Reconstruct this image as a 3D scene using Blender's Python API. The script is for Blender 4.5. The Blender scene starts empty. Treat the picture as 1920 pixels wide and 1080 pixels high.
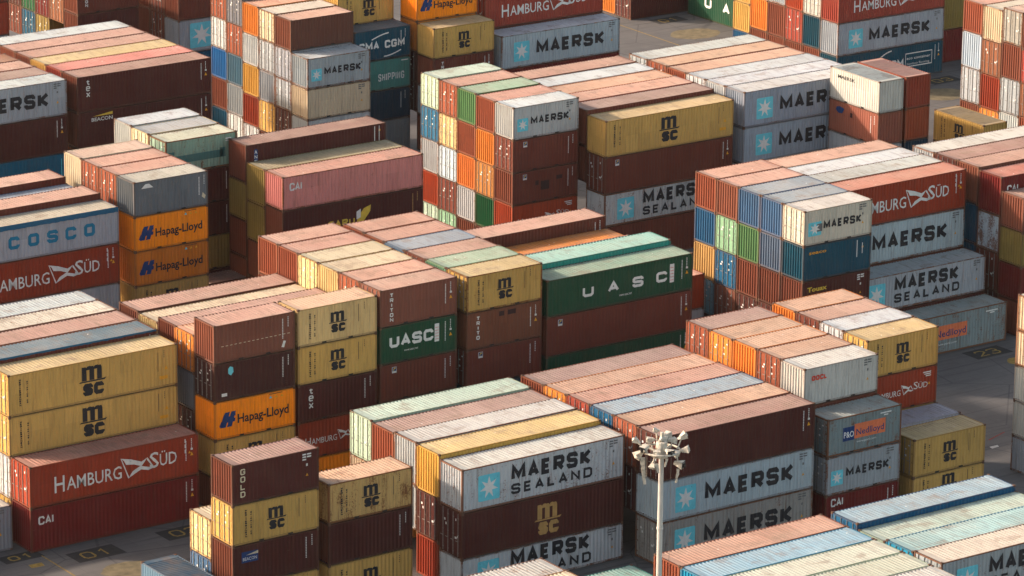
import bpy, bmesh, math, random
from mathutils import Vector, Matrix
sc = bpy.context.scene
rad = math.radians

# ------------------------------------------------------------------ camera
F_PX, YAW, PITCH, ROLL = 8181.12, 0.9607571, 0.29797548, 0.01017646
CAM = Vector((-122.125, -226.8818, 96.2888))
cam = bpy.data.cameras.new('camera'); co = bpy.data.objects.new('camera', cam)
sc.collection.objects.link(co); sc.camera = co
d = Vector((math.cos(PITCH)*math.cos(YAW), math.cos(PITCH)*math.sin(YAW), -math.sin(PITCH)))
r = Vector((math.sin(YAW), -math.cos(YAW), 0)); u = r.cross(d)
r2 = r*math.cos(ROLL)+u*math.sin(ROLL); u2 = -r*math.sin(ROLL)+u*math.cos(ROLL)
co.matrix_world = Matrix(((r2.x, u2.x, -d.x, CAM.x), (r2.y, u2.y, -d.y, CAM.y), (r2.z, u2.z, -d.z, CAM.z), (0, 0, 0, 1)))
cam.sensor_fit = 'HORIZONTAL'; cam.sensor_width = 36; cam.lens = 36*F_PX/1920
cam.clip_start = 5; cam.clip_end = 3000

# ------------------------------------------------------------------ light
SUN_EL, SUN_PHI = rad(23), rad(45)          # sun stands towards -X, +Y
sd = Vector((-math.cos(SUN_PHI)*math.cos(SUN_EL), math.sin(SUN_PHI)*math.cos(SUN_EL), math.sin(SUN_EL)))
sun = bpy.data.lights.new('sun', 'SUN'); sun.energy = 3.0; sun.angle = rad(2.5); sun.color = (1, .85, .71)
so = bpy.data.objects.new('sun', sun); sc.collection.objects.link(so)
so.rotation_euler = sd.to_track_quat('Z', 'Y').to_euler()
w = bpy.data.worlds.new('World'); sc.world = w; w.use_nodes = True
nt = w.node_tree; sky = nt.nodes.new('ShaderNodeTexSky'); sky.sky_type = 'NISHITA'; sky.sun_disc = False
sky.sun_elevation = SUN_EL; sky.sun_rotation = math.atan2(sd.x, sd.y); sky.dust_density = 2.2; sky.air_density = 1.0
tint = nt.nodes.new('ShaderNodeMix'); tint.data_type = 'RGBA'; tint.blend_type = 'MULTIPLY'; tint.inputs[0].default_value = 1
tint.inputs[7].default_value = (1.17, .985, .80, 1)          # the photograph's warm white balance
nt.links.new(sky.outputs[0], tint.inputs[6]); nt.links.new(tint.outputs[2], nt.nodes['Background'].inputs[0]); nt.nodes['Background'].inputs[1].default_value = .15
sc.view_settings.view_transform = 'Standard'; sc.view_settings.look = 'None'
sc.view_settings.exposure = 1.3; sc.view_settings.gamma = 1

# ------------------------------------------------------------------ materials
def newmat(name):
    m = bpy.data.materials.new(name); m.use_nodes = True
    return m, m.node_tree, m.node_tree.nodes['Principled BSDF']
def mixc(n, l, fac, a, b, mode='MIX'):
    x = n.new('ShaderNodeMix'); x.data_type = 'RGBA'; x.blend_type = mode
    for sock, v in ((x.inputs[0], fac), (x.inputs[6], a), (x.inputs[7], b)):
        if isinstance(v, bpy.types.NodeSocket): l.new(v, sock)
        elif isinstance(v, (int, float)): sock.default_value = v
        else: sock.default_value = (*v, 1)
    return x.outputs[2]
def mathn(n, l, op, a, b=0.0, clamp=False):
    x = n.new('ShaderNodeMath'); x.operation = op; x.use_clamp = clamp
    for sock, v in ((x.inputs[0], a), (x.inputs[1], b)):
        if isinstance(v, bpy.types.NodeSocket): l.new(v, sock)
        else: sock.default_value = v
    return x.outputs[0]
def noise(n, l, vec, scale, detail=4, rough=.55):
    x = n.new('ShaderNodeTexNoise'); x.inputs['Scale'].default_value = scale
    x.inputs['Detail'].default_value = detail; x.inputs['Roughness'].default_value = rough
    l.new(vec, x.inputs['Vector']); return x.outputs['Fac']
def ramp(n, l, fac, lo, hi):
    x = n.new('ShaderNodeMapRange'); l.new(fac, x.inputs[0])
    for i, v in ((1, lo), (2, hi)):
        if isinstance(v, bpy.types.NodeSocket): l.new(v, x.inputs[i])
        else: x.inputs[i].default_value = v
    return x.outputs[0]
def vmap(n, l, vec, s):
    x = n.new('ShaderNodeVectorMath'); x.operation = 'MULTIPLY'; l.new(vec, x.inputs[0]); x.inputs[1].default_value = s
    return x.outputs[0]
def paint(name, roof=False, rustk=1.0, rough=.55, frame=False):
    """weathered container paint; colour and rust amount come from each object's own colour"""
    m, t, b = newmat(name); n, l = t.nodes, t.links
    oi = n.new('ShaderNodeObjectInfo'); tc = n.new('ShaderNodeTexCoord')
    ov = n.new('ShaderNodeVectorMath'); ov.operation = 'ADD'; l.new(tc.outputs['Object'], ov.inputs[0])
    rv = n.new('ShaderNodeMath'); rv.operation = 'MULTIPLY'; l.new(oi.outputs['Random'], rv.inputs[0]); rv.inputs[1].default_value = 137.0
    cb = n.new('ShaderNodeCombineXYZ'); l.new(rv.outputs[0], cb.inputs[0]); l.new(rv.outputs[0], cb.inputs[1]); l.new(cb.outputs[0], ov.inputs[1])
    P = ov.outputs[0]
    base = oi.outputs['Color']; rust = oi.outputs['Alpha']
    if frame: base = mixc(n, l, .42, base, (.085, .045, .028))
    big = noise(n, l, vmap(n, l, P, (.35, .5, .5)), 1.3, 3)
    fine = noise(n, l, P, 9, 5, .6)
    streak = noise(n, l, vmap(n, l, P, (7, 7, .5) if not roof else (5, .6, 1)), 1.2, 4, .6)
    c = base
    if roof:
        c = mixc(n, l, ramp(n, l, big, .35, .7), c, mixc(n, l, .22, base, (.40, .34, .28)))
        pan = n.new('ShaderNodeTexBrick'); l.new(vmap(n, l, P, (1, 1, 0)), pan.inputs['Vector'])
        pan.inputs['Scale'].default_value = .42; pan.inputs['Mortar Size'].default_value = 0
        pan.inputs['Color1'].default_value = (.80, .80, .80, 1); pan.inputs['Color2'].default_value = (1.07, 1.07, 1.07, 1)
        pan.inputs['Brick Width'].default_value = 1.05; pan.inputs['Row Height'].default_value = 30
        c = mixc(n, l, .7, c, pan.outputs[0], 'MULTIPLY')
        c = mixc(n, l, mathn(n, l, 'MULTIPLY', ramp(n, l, streak, .50, .74), .50), c, (.12, .085, .062))
        pond = noise(n, l, vmap(n, l, P, (.55, .8, 1)), 1.1, 4, .6)
        c = mixc(n, l, mathn(n, l, 'MULTIPLY', ramp(n, l, pond, .56, .66), .42), c, (.17, .12, .09))
        vo = n.new('ShaderNodeTexVoronoi'); vo.inputs['Scale'].default_value = 1.1; l.new(P, vo.inputs['Vector'])
        c = mixc(n, l, mathn(n, l, 'MULTIPLY', ramp(n, l, vo.outputs['Distance'], .075, .045), .6), c, (.55, .52, .48))
    else:
        c = mixc(n, l, mathn(n, l, 'MULTIPLY', ramp(n, l, big, .4, .75), .22), c, mixc(n, l, .22, base, (.26, .21, .17)))
        c = mixc(n, l, mathn(n, l, 'MULTIPLY', ramp(n, l, streak, .5, .8), .42), c, (.06, .045, .036))
        pt = n.new('ShaderNodeTexBrick'); pm = n.new('ShaderNodeCombineXYZ'); sx_ = n.new('ShaderNodeSeparateXYZ'); l.new(P, sx_.inputs[0])
        l.new(mathn(n, l, 'ADD', sx_.outputs[0], sx_.outputs[1]), pm.inputs[0]); l.new(sx_.outputs[2], pm.inputs[1]); l.new(pm.outputs[0], pt.inputs['Vector'])
        pt.inputs['Scale'].default_value = .55; pt.inputs['Mortar Size'].default_value = 0; pt.inputs['Brick Width'].default_value = .62; pt.inputs['Row Height'].default_value = .8
        pt.inputs['Color1'].default_value = (.84, .84, .84, 1); pt.inputs['Color2'].default_value = (1.08, 1.08, 1.08, 1)
        c = mixc(n, l, .55, c, pt.outputs[0], 'MULTIPLY')
        runs = noise(n, l, vmap(n, l, P, (2.6, 2.6, .16)), 2.2, 5, .7)
        c = mixc(n, l, mathn(n, l, 'MULTIPLY', ramp(n, l, runs, .56, .74), mathn(n, l, 'ADD', .10, mathn(n, l, 'MULTIPLY', rust, .9)), True), c, (.16, .075, .035))
        scr = noise(n, l, vmap(n, l, P, (.7, .7, 5)), 2.0, 5, .7)
        c = mixc(n, l, mathn(n, l, 'MULTIPLY', ramp(n, l, scr, .64, .72), .35), c, mixc(n, l, .22, base, (.40, .34, .29)))
    # rust: threshold falls as the object's rust value grows
    th = mathn(n, l, 'SUBTRACT', .80, mathn(n, l, 'MULTIPLY', rust, .30*rustk))
    rn = mathn(n, l, 'ADD', mathn(n, l, 'MULTIPLY', fine, .45), mathn(n, l, 'MULTIPLY', noise(n, l, vmap(n, l, P, (1, 1, .45) if not roof else (1.2, .5, 1)), 1.7, 5, .65), .62))
    rm = ramp(n, l, rn, th, mathn(n, l, 'ADD', th, .10))
    rc = mixc(n, l, fine, (.20, .07, .025), (.09, .035, .018))
    c = mixc(n, l, mathn(n, l, 'MULTIPLY', rm, .85), c, rc)
    c = mixc(n, l, .5, c, mixc(n, l, fine, (.80, .80, .80), (1.18, 1.18, 1.18)), 'MULTIPLY')
    l.new(c, b.inputs['Base Color']); b.inputs['Roughness'].default_value = rough
    b.inputs['Specular IOR Level'].default_value = .10
    bp = n.new('ShaderNodeBump'); bp.inputs['Strength'].default_value = .5; bp.inputs['Distance'].default_value = .035
    l.new(big, bp.inputs['Height']); l.new(bp.outputs[0], b.inputs['Normal'])
    return m
def flat(name, col, var=.12, rough=.6, scale=6):
    m, t, b = newmat(name); n, l = t.nodes, t.links
    tc = n.new('ShaderNodeTexCoord'); f = noise(n, l, tc.outputs['Object'], scale, 4)
    c = mixc(n, l, f, tuple(max(0, x*(1-var*1.6)) for x in col), tuple(min(1, x*(1+var*1.4)) for x in col))
    l.new(c, b.inputs['Base Color']); b.inputs['Roughness'].default_value = rough
    b.inputs['Specular IOR Level'].default_value = .25
    return m
M_WALL = paint('container_wall_paint'); M_ROOF = paint('container_roof_paint', True, .8, .7)
M_FRAME = paint('container_frame_paint', False, 2.1, .6, True)
M_DARK = flat('rubber_and_gaps', (.012, .011, .011)); M_STEEL = flat('lock_bar_steel', (.21, .19, .17), .3)
M_PLY = flat('castings_steel', (.10, .05, .03), .4)
def worn(name, col_):
    m = flat(name, col_, .16, .6, 3); t = m.node_tree; n, l = t.nodes, t.links; b = n['Principled BSDF']; out = n['Material Output']
    tc = n.new('ShaderNodeTexCoord'); oi = n.new('ShaderNodeObjectInfo'); av = n.new('ShaderNodeVectorMath'); av.operation = 'ADD'
    l.new(tc.outputs['Object'], av.inputs[0]); cb = n.new('ShaderNodeCombineXYZ'); l.new(mathn(n, l, 'MULTIPLY', oi.outputs['Random'], 90.0), cb.inputs[0]); l.new(cb.outputs[0], av.inputs[1])
    f = noise(n, l, vmap(n, l, av.outputs[0], (1.6, 1, .9)), 2.6, 6, .72); tr_ = n.new('ShaderNodeBsdfTransparent'); mx = n.new('ShaderNodeMixShader')
    l.new(mathn(n, l, 'MULTIPLY', ramp(n, l, f, .62, .70), .65), mx.inputs[0]); l.new(b.outputs[0], mx.inputs[1]); l.new(tr_.outputs[0], mx.inputs[2]); l.new(mx.outputs[0], out.inputs[0])
    return m
DEC = {k: worn('lettering_'+k, c) for k, c in dict(
    black=(.018, .018, .022), white=(.62, .61, .58), navy=(.008, .035, .13), cyan=(.13, .50, .58), yellow=(.62, .42, .05),
    orange=(.62, .15, .06), gold=(.42, .24, .08), red=(.55, .05, .03), teal=(.01, .15, .26), grey=(.12, .12, .12), amber=(.65, .30, .02),
    shade=(.035, .014, .014), cream=(.55, .48, .33), dteal=(.05,.13,.12)).items()}

C = dict(ms=(.54, .325, .092), msp=(.58, .40, .18), msr=(.52, .33, .12), my=(.24, .17, .045), br=(.142, .037, .024), brl=(.185, .066, .044),
    br2=(.16, .058, .032), dk=(.074, .0185, .0155), dr=(.14, .014, .013), og=(.26, .070, .036), rdo=(.36, .055, .020), rd=(.28, .040, .017), rdl=(.30, .050, .032),
    orr=(.88, .24, .008), or2=(.62, .20, .035), orb=(.45, .18, .05), gy=(.33, .355, .375), gy2=(.27, .26, .235), gyd=(.17, .18, .18), lb=(.38, .44, .47), wh=(.46, .47, .47),
    w2=(.50, .48, .43), wr=(.44, .46, .46), cr=(.62, .46, .22), crr=(.60, .47, .32), gb=(.13, .14, .158), gl=(.31, .32, .345), gt=(.19, .235, .235),
    gn=(.013, .065, .034), gnd=(.010, .08, .03), gn2=(.085, .19, .075), lg=(.20, .36, .22), lgd=(.24, .36, .27), lg2=(.42, .53, .40), tq=(.03, .34, .28), tqd=(.06, .20, .17),
    bl=(.012, .11, .30), bl2=(.06, .13, .24), nv=(.006, .060, .095), nv2=(.005, .032, .058), tl=(.006, .075, .14), pk=(.55, .21, .18), ye=(.58, .33, .07),
    sb=(.13, .22, .33), lbl=(.20, .36, .42), tan=(.36, .20, .12), cbl=(.006, .10, .17))
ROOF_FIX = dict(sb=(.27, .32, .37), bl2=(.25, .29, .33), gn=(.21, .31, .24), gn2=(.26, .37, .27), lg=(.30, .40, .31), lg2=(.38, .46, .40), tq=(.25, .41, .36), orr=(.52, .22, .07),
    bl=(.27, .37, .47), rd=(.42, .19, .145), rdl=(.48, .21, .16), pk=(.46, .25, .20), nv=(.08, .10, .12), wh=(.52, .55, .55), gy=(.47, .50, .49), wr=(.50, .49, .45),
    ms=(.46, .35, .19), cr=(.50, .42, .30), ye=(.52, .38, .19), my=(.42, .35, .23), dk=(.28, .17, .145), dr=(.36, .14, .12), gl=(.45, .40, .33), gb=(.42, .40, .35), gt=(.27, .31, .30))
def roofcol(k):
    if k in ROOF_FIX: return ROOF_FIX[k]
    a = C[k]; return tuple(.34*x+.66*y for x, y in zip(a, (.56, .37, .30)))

# ------------------------------------------------------------------ mesh helpers
def box(bm, x0, x1, y0, y1, z0, z1, mi=0):
    v = [bm.verts.new(p) for p in ((x0, y0, z0), (x1, y0, z0), (x1, y1, z0), (x0, y1, z0), (x0, y0, z1), (x1, y0, z1), (x1, y1, z1), (x0, y1, z1))]
    for q in ((0, 3, 2, 1), (4, 5, 6, 7), (0, 1, 5, 4), (1, 2, 6, 5), (2, 3, 7, 6), (3, 0, 4, 7)):
        bm.faces.new([v[i] for i in q]).material_index = mi
def tube(bm, a, b, rr, n=8, mi=0, r1=None):
    a, b = Vector(a), Vector(b); ax = (b-a).normalized()
    s = ax.orthogonal().normalized(); t = ax.cross(s); r1 = rr if r1 is None else r1
    A = [bm.verts.new(a+(s*math.cos(k*2*math.pi/n)+t*math.sin(k*2*math.pi/n))*rr) for k in range(n)]
    B = [bm.verts.new(b+(s*math.cos(k*2*math.pi/n)+t*math.sin(k*2*math.pi/n))*r1) for k in range(n)]
    for k in range(n): bm.faces.new((A[k], A[(k+1) % n], B[(k+1) % n], B[k])).material_index = mi
    bm.faces.new(A[::-1]).material_index = mi; bm.faces.new(B).material_index = mi
def tomesh(bm, name, mats):
    bmesh.ops.recalc_face_normals(bm, faces=bm.faces)
    me = bpy.data.meshes.new(name); bm.to_mesh(me); bm.free()
    for m in mats: me.materials.append(m)
    return me
W = 2.438
def profile(length, pitch, depth):
    """(s, depth) points of a trapezoid corrugation of whole pitches over length"""
    n = max(1, round(length/pitch)); p = length/n; out = [(0, 0)]
    for k in range(n):
        b = k*p; out += [(b+p*.27, 0), (b+p*.5, depth), (b+p*.77, depth), (b+p, 0)]
    return out
def pdepth(prof, s):
    for (a, da), (b, db) in zip(prof, prof[1:]):
        if a <= s <= b: return da+(db-da)*(s-a)/(b-a) if b > a else da
    return 0
def corrugated(name, prof, mapf, lo, hi, mat, outward):
    me = bpy.data.meshes.new(name); vs = []; fs = []
    for s, dd in prof: vs += [mapf(s, dd, lo), mapf(s, dd, hi)]
    for k in range(len(prof)-1): fs.append((2*k, 2*k+2, 2*k+3, 2*k+1))
    me.from_pydata(vs, [], fs); me.update()
    if me.polygons[0].normal.dot(Vector(outward)) < -.05 or sum(p.normal.dot(Vector(outward)) for p in me.polygons) < 0: me.flip_normals()
    me.materials.append(mat); return me
CACHE = {}
POST, RAILB, RAILT = .12, .15, .075
def side_prof(L): return profile(L-2*POST, .278, .034)
def parts_for(L, h):
    key = (round(L, 3), round(h, 2))
    if key in CACHE: return CACHE[key]
    hw = W/2; h2 = h-.034
    bm = bmesh.new()
    for x in (0, L-POST):
        for y in (-hw, hw-POST): box(bm, x, x+POST, y, y+POST, .11, h2-.11)
    for y in (-hw+.012, hw-.012-.06):
        if L < 7:
            a, b_ = L*.305, L*.305+.36; c_, d_ = L*.64, L*.64+.36
            for xa, xb in ((POST, a), (b_, c_), (d_, L-POST)): box(bm, xa, xb, y, y+.06, .03, RAILB)
            for xa, xb in ((a, b_), (c_, d_)):
                box(bm, xa, xb, y, y+.06, .135, RAILB+.001); box(bm, xa+.002, xb-.002, y+.022, y+.05, .03, .134, 1)
        else: box(bm, POST, L-POST, y, y+.06, .03, RAILB)
        box(bm, POST, L-POST, y, y+.06, h2-RAILT, h2-.004)
    for x in (.012, L-.072):
        box(bm, x, x+.06, -hw+POST, hw-POST, .03, RAILB); box(bm, x, x+.06, -hw+POST, hw-POST, h2-.09, h2-.004)
    for x in (-.004, L-.156):
        for y in (-hw-.004, hw-.156):
            for z in (0, h-.121): box(bm, x, x+.16, y, y+.16, z, z+.119, 2)
    box(bm, POST, L-POST, -hw+.1, hw-.1, .02, .028, 1)
    frame = tomesh(bm, 'container_frame', [M_FRAME, M_DARK, M_PLY])
    sp = side_prof(L); z0, z1 = RAILB-.01, h2-RAILT+.01
    front = corrugated('container_side', sp, lambda s, dd, z: (POST+s, -hw+.014+dd, z), z0, z1, M_WALL, (0, -1, 0))
    back = corrugated('container_side', sp, lambda s, dd, z: (POST+s, hw-.014-dd, z), z0, z1, M_WALL, (0, 1, 0))
    ep = profile(W-2*POST, .275, .075)
    endl = corrugated('container_end', ep, lambda s, dd, z: (.014+dd, -hw+POST+s, z), z0, h2-.08, M_WALL, (-1, 0, 0))
    endr = corrugated('container_end', ep, lambda s, dd, z: (L-.014-dd, -hw+POST+s, z), z0, h2-.08, M_WALL, (1, 0, 0))
    rp = profile(L-.9, .262, .036)
    rp = [(-.33, 0)]+rp+[(L-.9+.33, 0)]
    roof = corrugated('container_roof', rp, lambda s, dd, y: (.45+s, y, h2-.004-dd), -hw+.07, hw-.07, M_ROOF, (0, 0, 1))
    # door leaves with ribs, gasket, bars
    doors = []
    for sgn in (-1, 1):
        bm = bmesh.new(); ya, yb = (-hw+POST+.015, -.012) if sgn < 0 else (.012, hw-POST-.015)
        za, zb = RAILB+.01, h2-.1
        box(bm, .03, .06, ya, yb, za, zb)
        n = 5; hh = (zb-za)/n
        for k in range(n): box(bm, .012, .031, ya+.07, yb-.07, za+k*hh+.08, za+(k+1)*hh-.07)
        box(bm, .022, .0605, ya-.016, ya-.001, za, zb, 1); box(bm, .022, .0605, yb+.001, yb+.012, za, zb, 1)
        random.seed(int(L*10)+sgn)
        for k in range(3 if sgn < 0 else 2):
            yy = random.uniform(ya+.15, yb-.35); zz = random.uniform(h*.3, h*.82)
            box(bm, .008, .0115, yy, yy+random.uniform(.08, .2), zz, zz+random.uniform(.08, .16), 2)
        for k in range(4):
            zz = za+.25+k*(zb-za-.5)/3; yy = ya if sgn < 0 else yb-.14
            box(bm, .004, .03, yy, yy+.14, zz-.04, zz+.04, 3)
        dm = tomesh(bm, 'container_door', [M_WALL, M_DARK, DEC['white'], M_FRAME])
        bm = bmesh.new()
        for f in (.24, .74):
            yy = ya+(yb-ya)*f; tube(bm, (-.012, yy, .12), (-.012, yy, h2-.06), .026, 6)
            for zz in (.35, h*.5, h-.4): box(bm, -.02, .012, yy-.05, yy+.05, zz-.03, zz+.03)
            box(bm, -.03, -.008, yy-.02, yy+.26, 1.05, 1.09)
        doors.append((dm, tomesh(bm, 'door_bars', [M_STEEL])))
    CACHE[key] = dict(frame=frame, front=front, back=back, endl=endl, endr=endr, roof=roof, doors=doors)
    return CACHE[key]

# ------------------------------------------------------------------ lettering
def text_polys(s, size, bold=0.0, sx=1.0, spacing=1.0):
    cu = bpy.data.curves.new('t', 'FONT'); cu.body = s; cu.size = size; cu.offset = bold*size
    cu.resolution_u = 2; cu.space_character = spacing; cu.fill_mode = 'FRONT' if hasattr(cu, 'fill_mode') else cu.fill_mode
    ob = bpy.data.objects.new('t', cu); sc.collection.objects.link(ob)
    dg = bpy.context.evaluated_depsgraph_get(); me = ob.evaluated_get(dg).to_mesh()
    vs = [(v.co.x*sx, v.co.y) for v in me.vertices]; fs = [tuple(p.vertices) for p in me.polygons]
    ob.evaluated_get(dg).to_mesh_clear(); bpy.data.objects.remove(ob); bpy.data.curves.remove(cu)
    return vs, fs
TXT = {}
def text(s, x, z, height, width=None, bold=.02, col='black', spacing=1.0, align='l'):
    """cap height and total width in metres, lower-left corner at x, z"""
    k = (s, bold, spacing)
    if k not in TXT: TXT[k] = text_polys(s, 1, bold, 1, spacing)
    vs, fs = TXT[k]
    if not vs: return []
    xs = [v[0] for v in vs]; ys = [v[1] for v in vs]; low = min(ys); cap = max(ys)
    up = s.upper() == s
    ref = (cap-low) if up and 'Ü' not in s else .73
    base = low if up else 0
    sz = height/ref; sxx = (width/(max(xs)-min(xs))) if width else sz
    x0 = min(xs)
    if align == 'c': x = x-(max(xs)-min(xs))*sxx/2
    return [([(x+(a-x0)*sxx, z+(b-base)*sz) for a, b in vs], fs, col, 0, 'lettering')]
GLY = {'0': [[(.5, 1), (.2, 1), (0, .8), (0, .2), (.2, 0), (.8, 0), (1, .2), (1, .8), (.8, 1), (.5, 1)]], '1': [[(.25, .78), (.6, 1), (.6, 0)]], '2': [[(0, .78), (.2, 1), (.8, 1), (1, .8), (1, .62), (0, 0), (1, 0)]], '3': [[(0, .82), (.2, 1), (.8, 1), (1, .85), (1, .65), (.8, .52), (.4, .52)], [(.8, .52), (1, .36), (1, .16), (.8, 0), (.2, 0), (0, .18)]]}
GLY.update({'t': [[(.42, 1), (.42, .18), (.58, 0), (.95, 0)], [(.08, .72), (.9, .72)]], 'e': [[(0, .52), (1, .52), (1, .8), (.8, 1), (.2, 1), (0, .8), (0, .2), (.2, 0), (.95, 0)]], 'x': [[(0, 0), (1, 1)], [(0, 1), (1, 0)]]})
GLY.update(A=[[(0, 0), (.5, 1), (1, 0)], [(.17, .30), (.83, .30)]], B=[[(0, 0), (0, 1), (.8, 1), (.95, .88), (.95, .64), (.8, .52), (0, .52)], [(.8, .52), (1, .38), (1, .14), (.82, 0), (0, 0)]],
    C=[[(1, .72), (1, .84), (.84, 1), (.16, 1), (0, .84), (0, .16), (.16, 0), (.84, 0), (1, .16), (1, .28)]], D=[[(0, 0), (0, 1), (.76, 1), (1, .8), (1, .2), (.76, 0), (0, 0)]],
    E=[[(1, 1), (0, 1), (0, 0), (1, 0)], [(0, .5), (.88, .5)]], F=[[(1, 1), (0, 1), (0, 0)], [(0, .5), (.85, .5)]], G=[[(1, .74), (1, .84), (.84, 1), (.16, 1), (0, .84), (0, .16), (.16, 0), (.84, 0), (1, .16), (1, .46), (.55, .46)]],
    H=[[(0, 0), (0, 1)], [(1, 0), (1, 1)], [(0, .5), (1, .5)]], I=[[(.5, 0), (.5, 1)]], K=[[(0, 0), (0, 1)], [(1, 1), (.18, .5), (1, 0)]], L=[[(0, 1), (0, 0), (1, 0)]], M=[[(0, 0), (0, 1), (.5, .22), (1, 1), (1, 0)]],
    N=[[(0, 0), (0, 1), (1, 0), (1, 1)]], O=[[(.5, 1), (.16, 1), (0, .84), (0, .16), (.16, 0), (.84, 0), (1, .16), (1, .84), (.84, 1), (.5, 1)]], P=[[(0, 0), (0, 1), (.84, 1), (1, .86), (1, .58), (.84, .44), (0, .44)]],
    R=[[(0, 0), (0, 1), (.84, 1), (1, .86), (1, .60), (.84, .46), (0, .46)], [(.42, .46), (1, 0)]], S=[[(1, .74), (1, .86), (.86, 1), (.14, 1), (0, .86), (0, .66), (.14, .53), (.86, .47), (1, .34), (1, .14), (.86, 0), (.14, 0), (0, .14), (0, .26)]],
    T=[[(0, 1), (1, 1)], [(.5, 1), (.5, 0)]], U=[[(0, 1), (0, .18), (.18, 0), (.82, 0), (1, .18), (1, 1)]], V=[[(0, 1), (.5, 0), (1, 1)]], X=[[(0, 0), (1, 1)], [(0, 1), (1, 0)]], Y=[[(0, 1), (.5, .5), (1, 1)], [(.5, .5), (.5, 0)]])
WID = dict(M=1.25, I=.28, L=.85, E=.85, F=.85)
def strip_poly(pl, t):
    """a mitred ribbon of width t along a polyline"""
    n_ = len(pl); cl = pl[0] == pl[-1]; L_ = []; R_ = []
    for k in range(n_):
        def dirn(a, b_):
            dx, dy = b_[0]-a[0], b_[1]-a[1]; q = math.hypot(dx, dy); return dx/q, dy/q
        a = dirn(pl[k-1], pl[k]) if k > 0 else (dirn(pl[-2], pl[-1]) if cl else None)
        b_ = dirn(pl[k], pl[k+1]) if k < n_-1 else (dirn(pl[0], pl[1]) if cl else None)
        a = a or b_; b_ = b_ or a
        nx, ny = -(a[1]+b_[1]), a[0]+b_[0]; q = math.hypot(nx, ny) or 1; nx /= q; ny /= q
        m_ = min(1.9, 1/max(.2, nx*-a[1]+ny*a[0])); w_ = t/2*m_
        L_.append((pl[k][0]+nx*w_, pl[k][1]+ny*w_)); R_.append((pl[k][0]-nx*w_, pl[k][1]-ny*w_))
    return L_+R_, [(k, k+1, n_+k+1, n_+k) for k in range(n_-1)]
def block(s, x, z, height, width, t, col='black', gap=.34):
    """bold block capitals: t = stroke width in metres, gap as a share of letter width"""
    units = sum(WID.get(c_, 1) if c_ != ' ' else .7 for c_ in s)+gap*(len(s)-1); uw = width/units; out = []; X = x; lay = 0
    for c_ in s:
        cw = (WID.get(c_, 1) if c_ != ' ' else .7)*uw
        if c_ != ' ':
            for pl in GLY[c_]:
                q = [(X+t/2+a*(cw-t), z+t/2+b_*(height-t)) for a, b_ in pl]
                vs, fs = strip_poly(q, t); out.append((vs, fs, col, lay, 'lettering')); lay = 1-lay if len(GLY[c_]) > 1 else 0
            lay = 0
        X += cw+gap*uw
    return out
def poly(pts, col): return [(list(pts), [tuple(range(len(pts)))], col)]
def tagged(els, tag): return [(*(list(e)+[0])[:4], tag) for e in els]
def rect(x0, z0, x1, z1, col): return poly([(x0, z0), (x1, z0), (x1, z1), (x0, z1)], col)
def stack_text(s, x, ztop, ch, step, col, cw=None, bold=.02):
    out = []
    for k, c_ in enumerate(s):
        if c_ != ' ': out += text(c_, x, ztop-(k+1)*step, ch, cw or ch*.8, bold, col, align='c')
    return out
def stack_block(s, x, ztop, ch, step, cw, t, col):
    o = []
    for k, c_ in enumerate(s):
        if c_ != ' ': o += block(c_, x-cw/2, ztop-(k+1)*step, ch, cw, t, col)
    return o
def star(cx, cz, hw, hh, faded=False):
    R = min(hw, hh)*.12; out = []
    pts = []
    for (qx, qz, a0) in ((1, 1, 0), (-1, 1, 90), (-1, -1, 180), (1, -1, 270)):
        for k in range(4):
            a = rad(a0+k*30); pts.append((cx+qx*(hw-R)+R*math.cos(a), cz+qz*(hh-R)+R*math.sin(a)))
    out += poly(pts, 'cyan')
    sp = []
    for k in range(14):
        a = rad(90+k*360/14); rr = (.86 if k % 2 == 0 else .36)
        sp.append((cx+hw*rr*math.cos(a), cz+hh*rr*math.sin(a)))
    cen = [(cx, cz)]+sp
    out.append((cen, [(0, 1+k, 1+(k+1) % 14) for k in range(14)], 'white'))
    return tagged(out, 'emblem')
def msc(cx, cz, s, col):
    o = []; m0, m1 = cz+.04*s, cz+.86*s; t = .235*s
    for k, xx in enumerate((-.52, -.03, .46)):
        o.append(([(cx+(xx-.14)*s, m0), (cx+(xx+.16)*s, m0), (cx+(xx+.16)*s, m1-.14*s), (cx+(xx+.10)*s, m1), (cx+(xx-.14)*s, m1)], [(0, 1, 2, 3, 4)], col, 0))
        if k: o.append(([(cx+(xx-.36)*s, m1-.20*s), (cx+(xx-.10)*s, m1-.20*s), (cx+(xx-.02)*s, m1-.02*s), (cx+(xx-.12)*s, m1+.03*s), (cx+(xx-.26)*s, m1+.02*s), (cx+(xx-.36)*s, m1-.08*s)], [(0, 1, 2, 3, 4, 5)], col, 1))
    o.append(([(cx-.86*s, cz-.06*s), (cx+.80*s, cz-.06*s), (cx+.92*s, cz+.07*s), (cx+.62*s, cz+.03*s), (cx-.78*s, cz+.02*s)], [(0, 1, 2, 3, 4)], col, 2))
    return tagged(o+block('SC', cx-.60*s, cz-.86*s, .72*s, 1.34*s, .25*s, col, .10), 'emblem')
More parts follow.
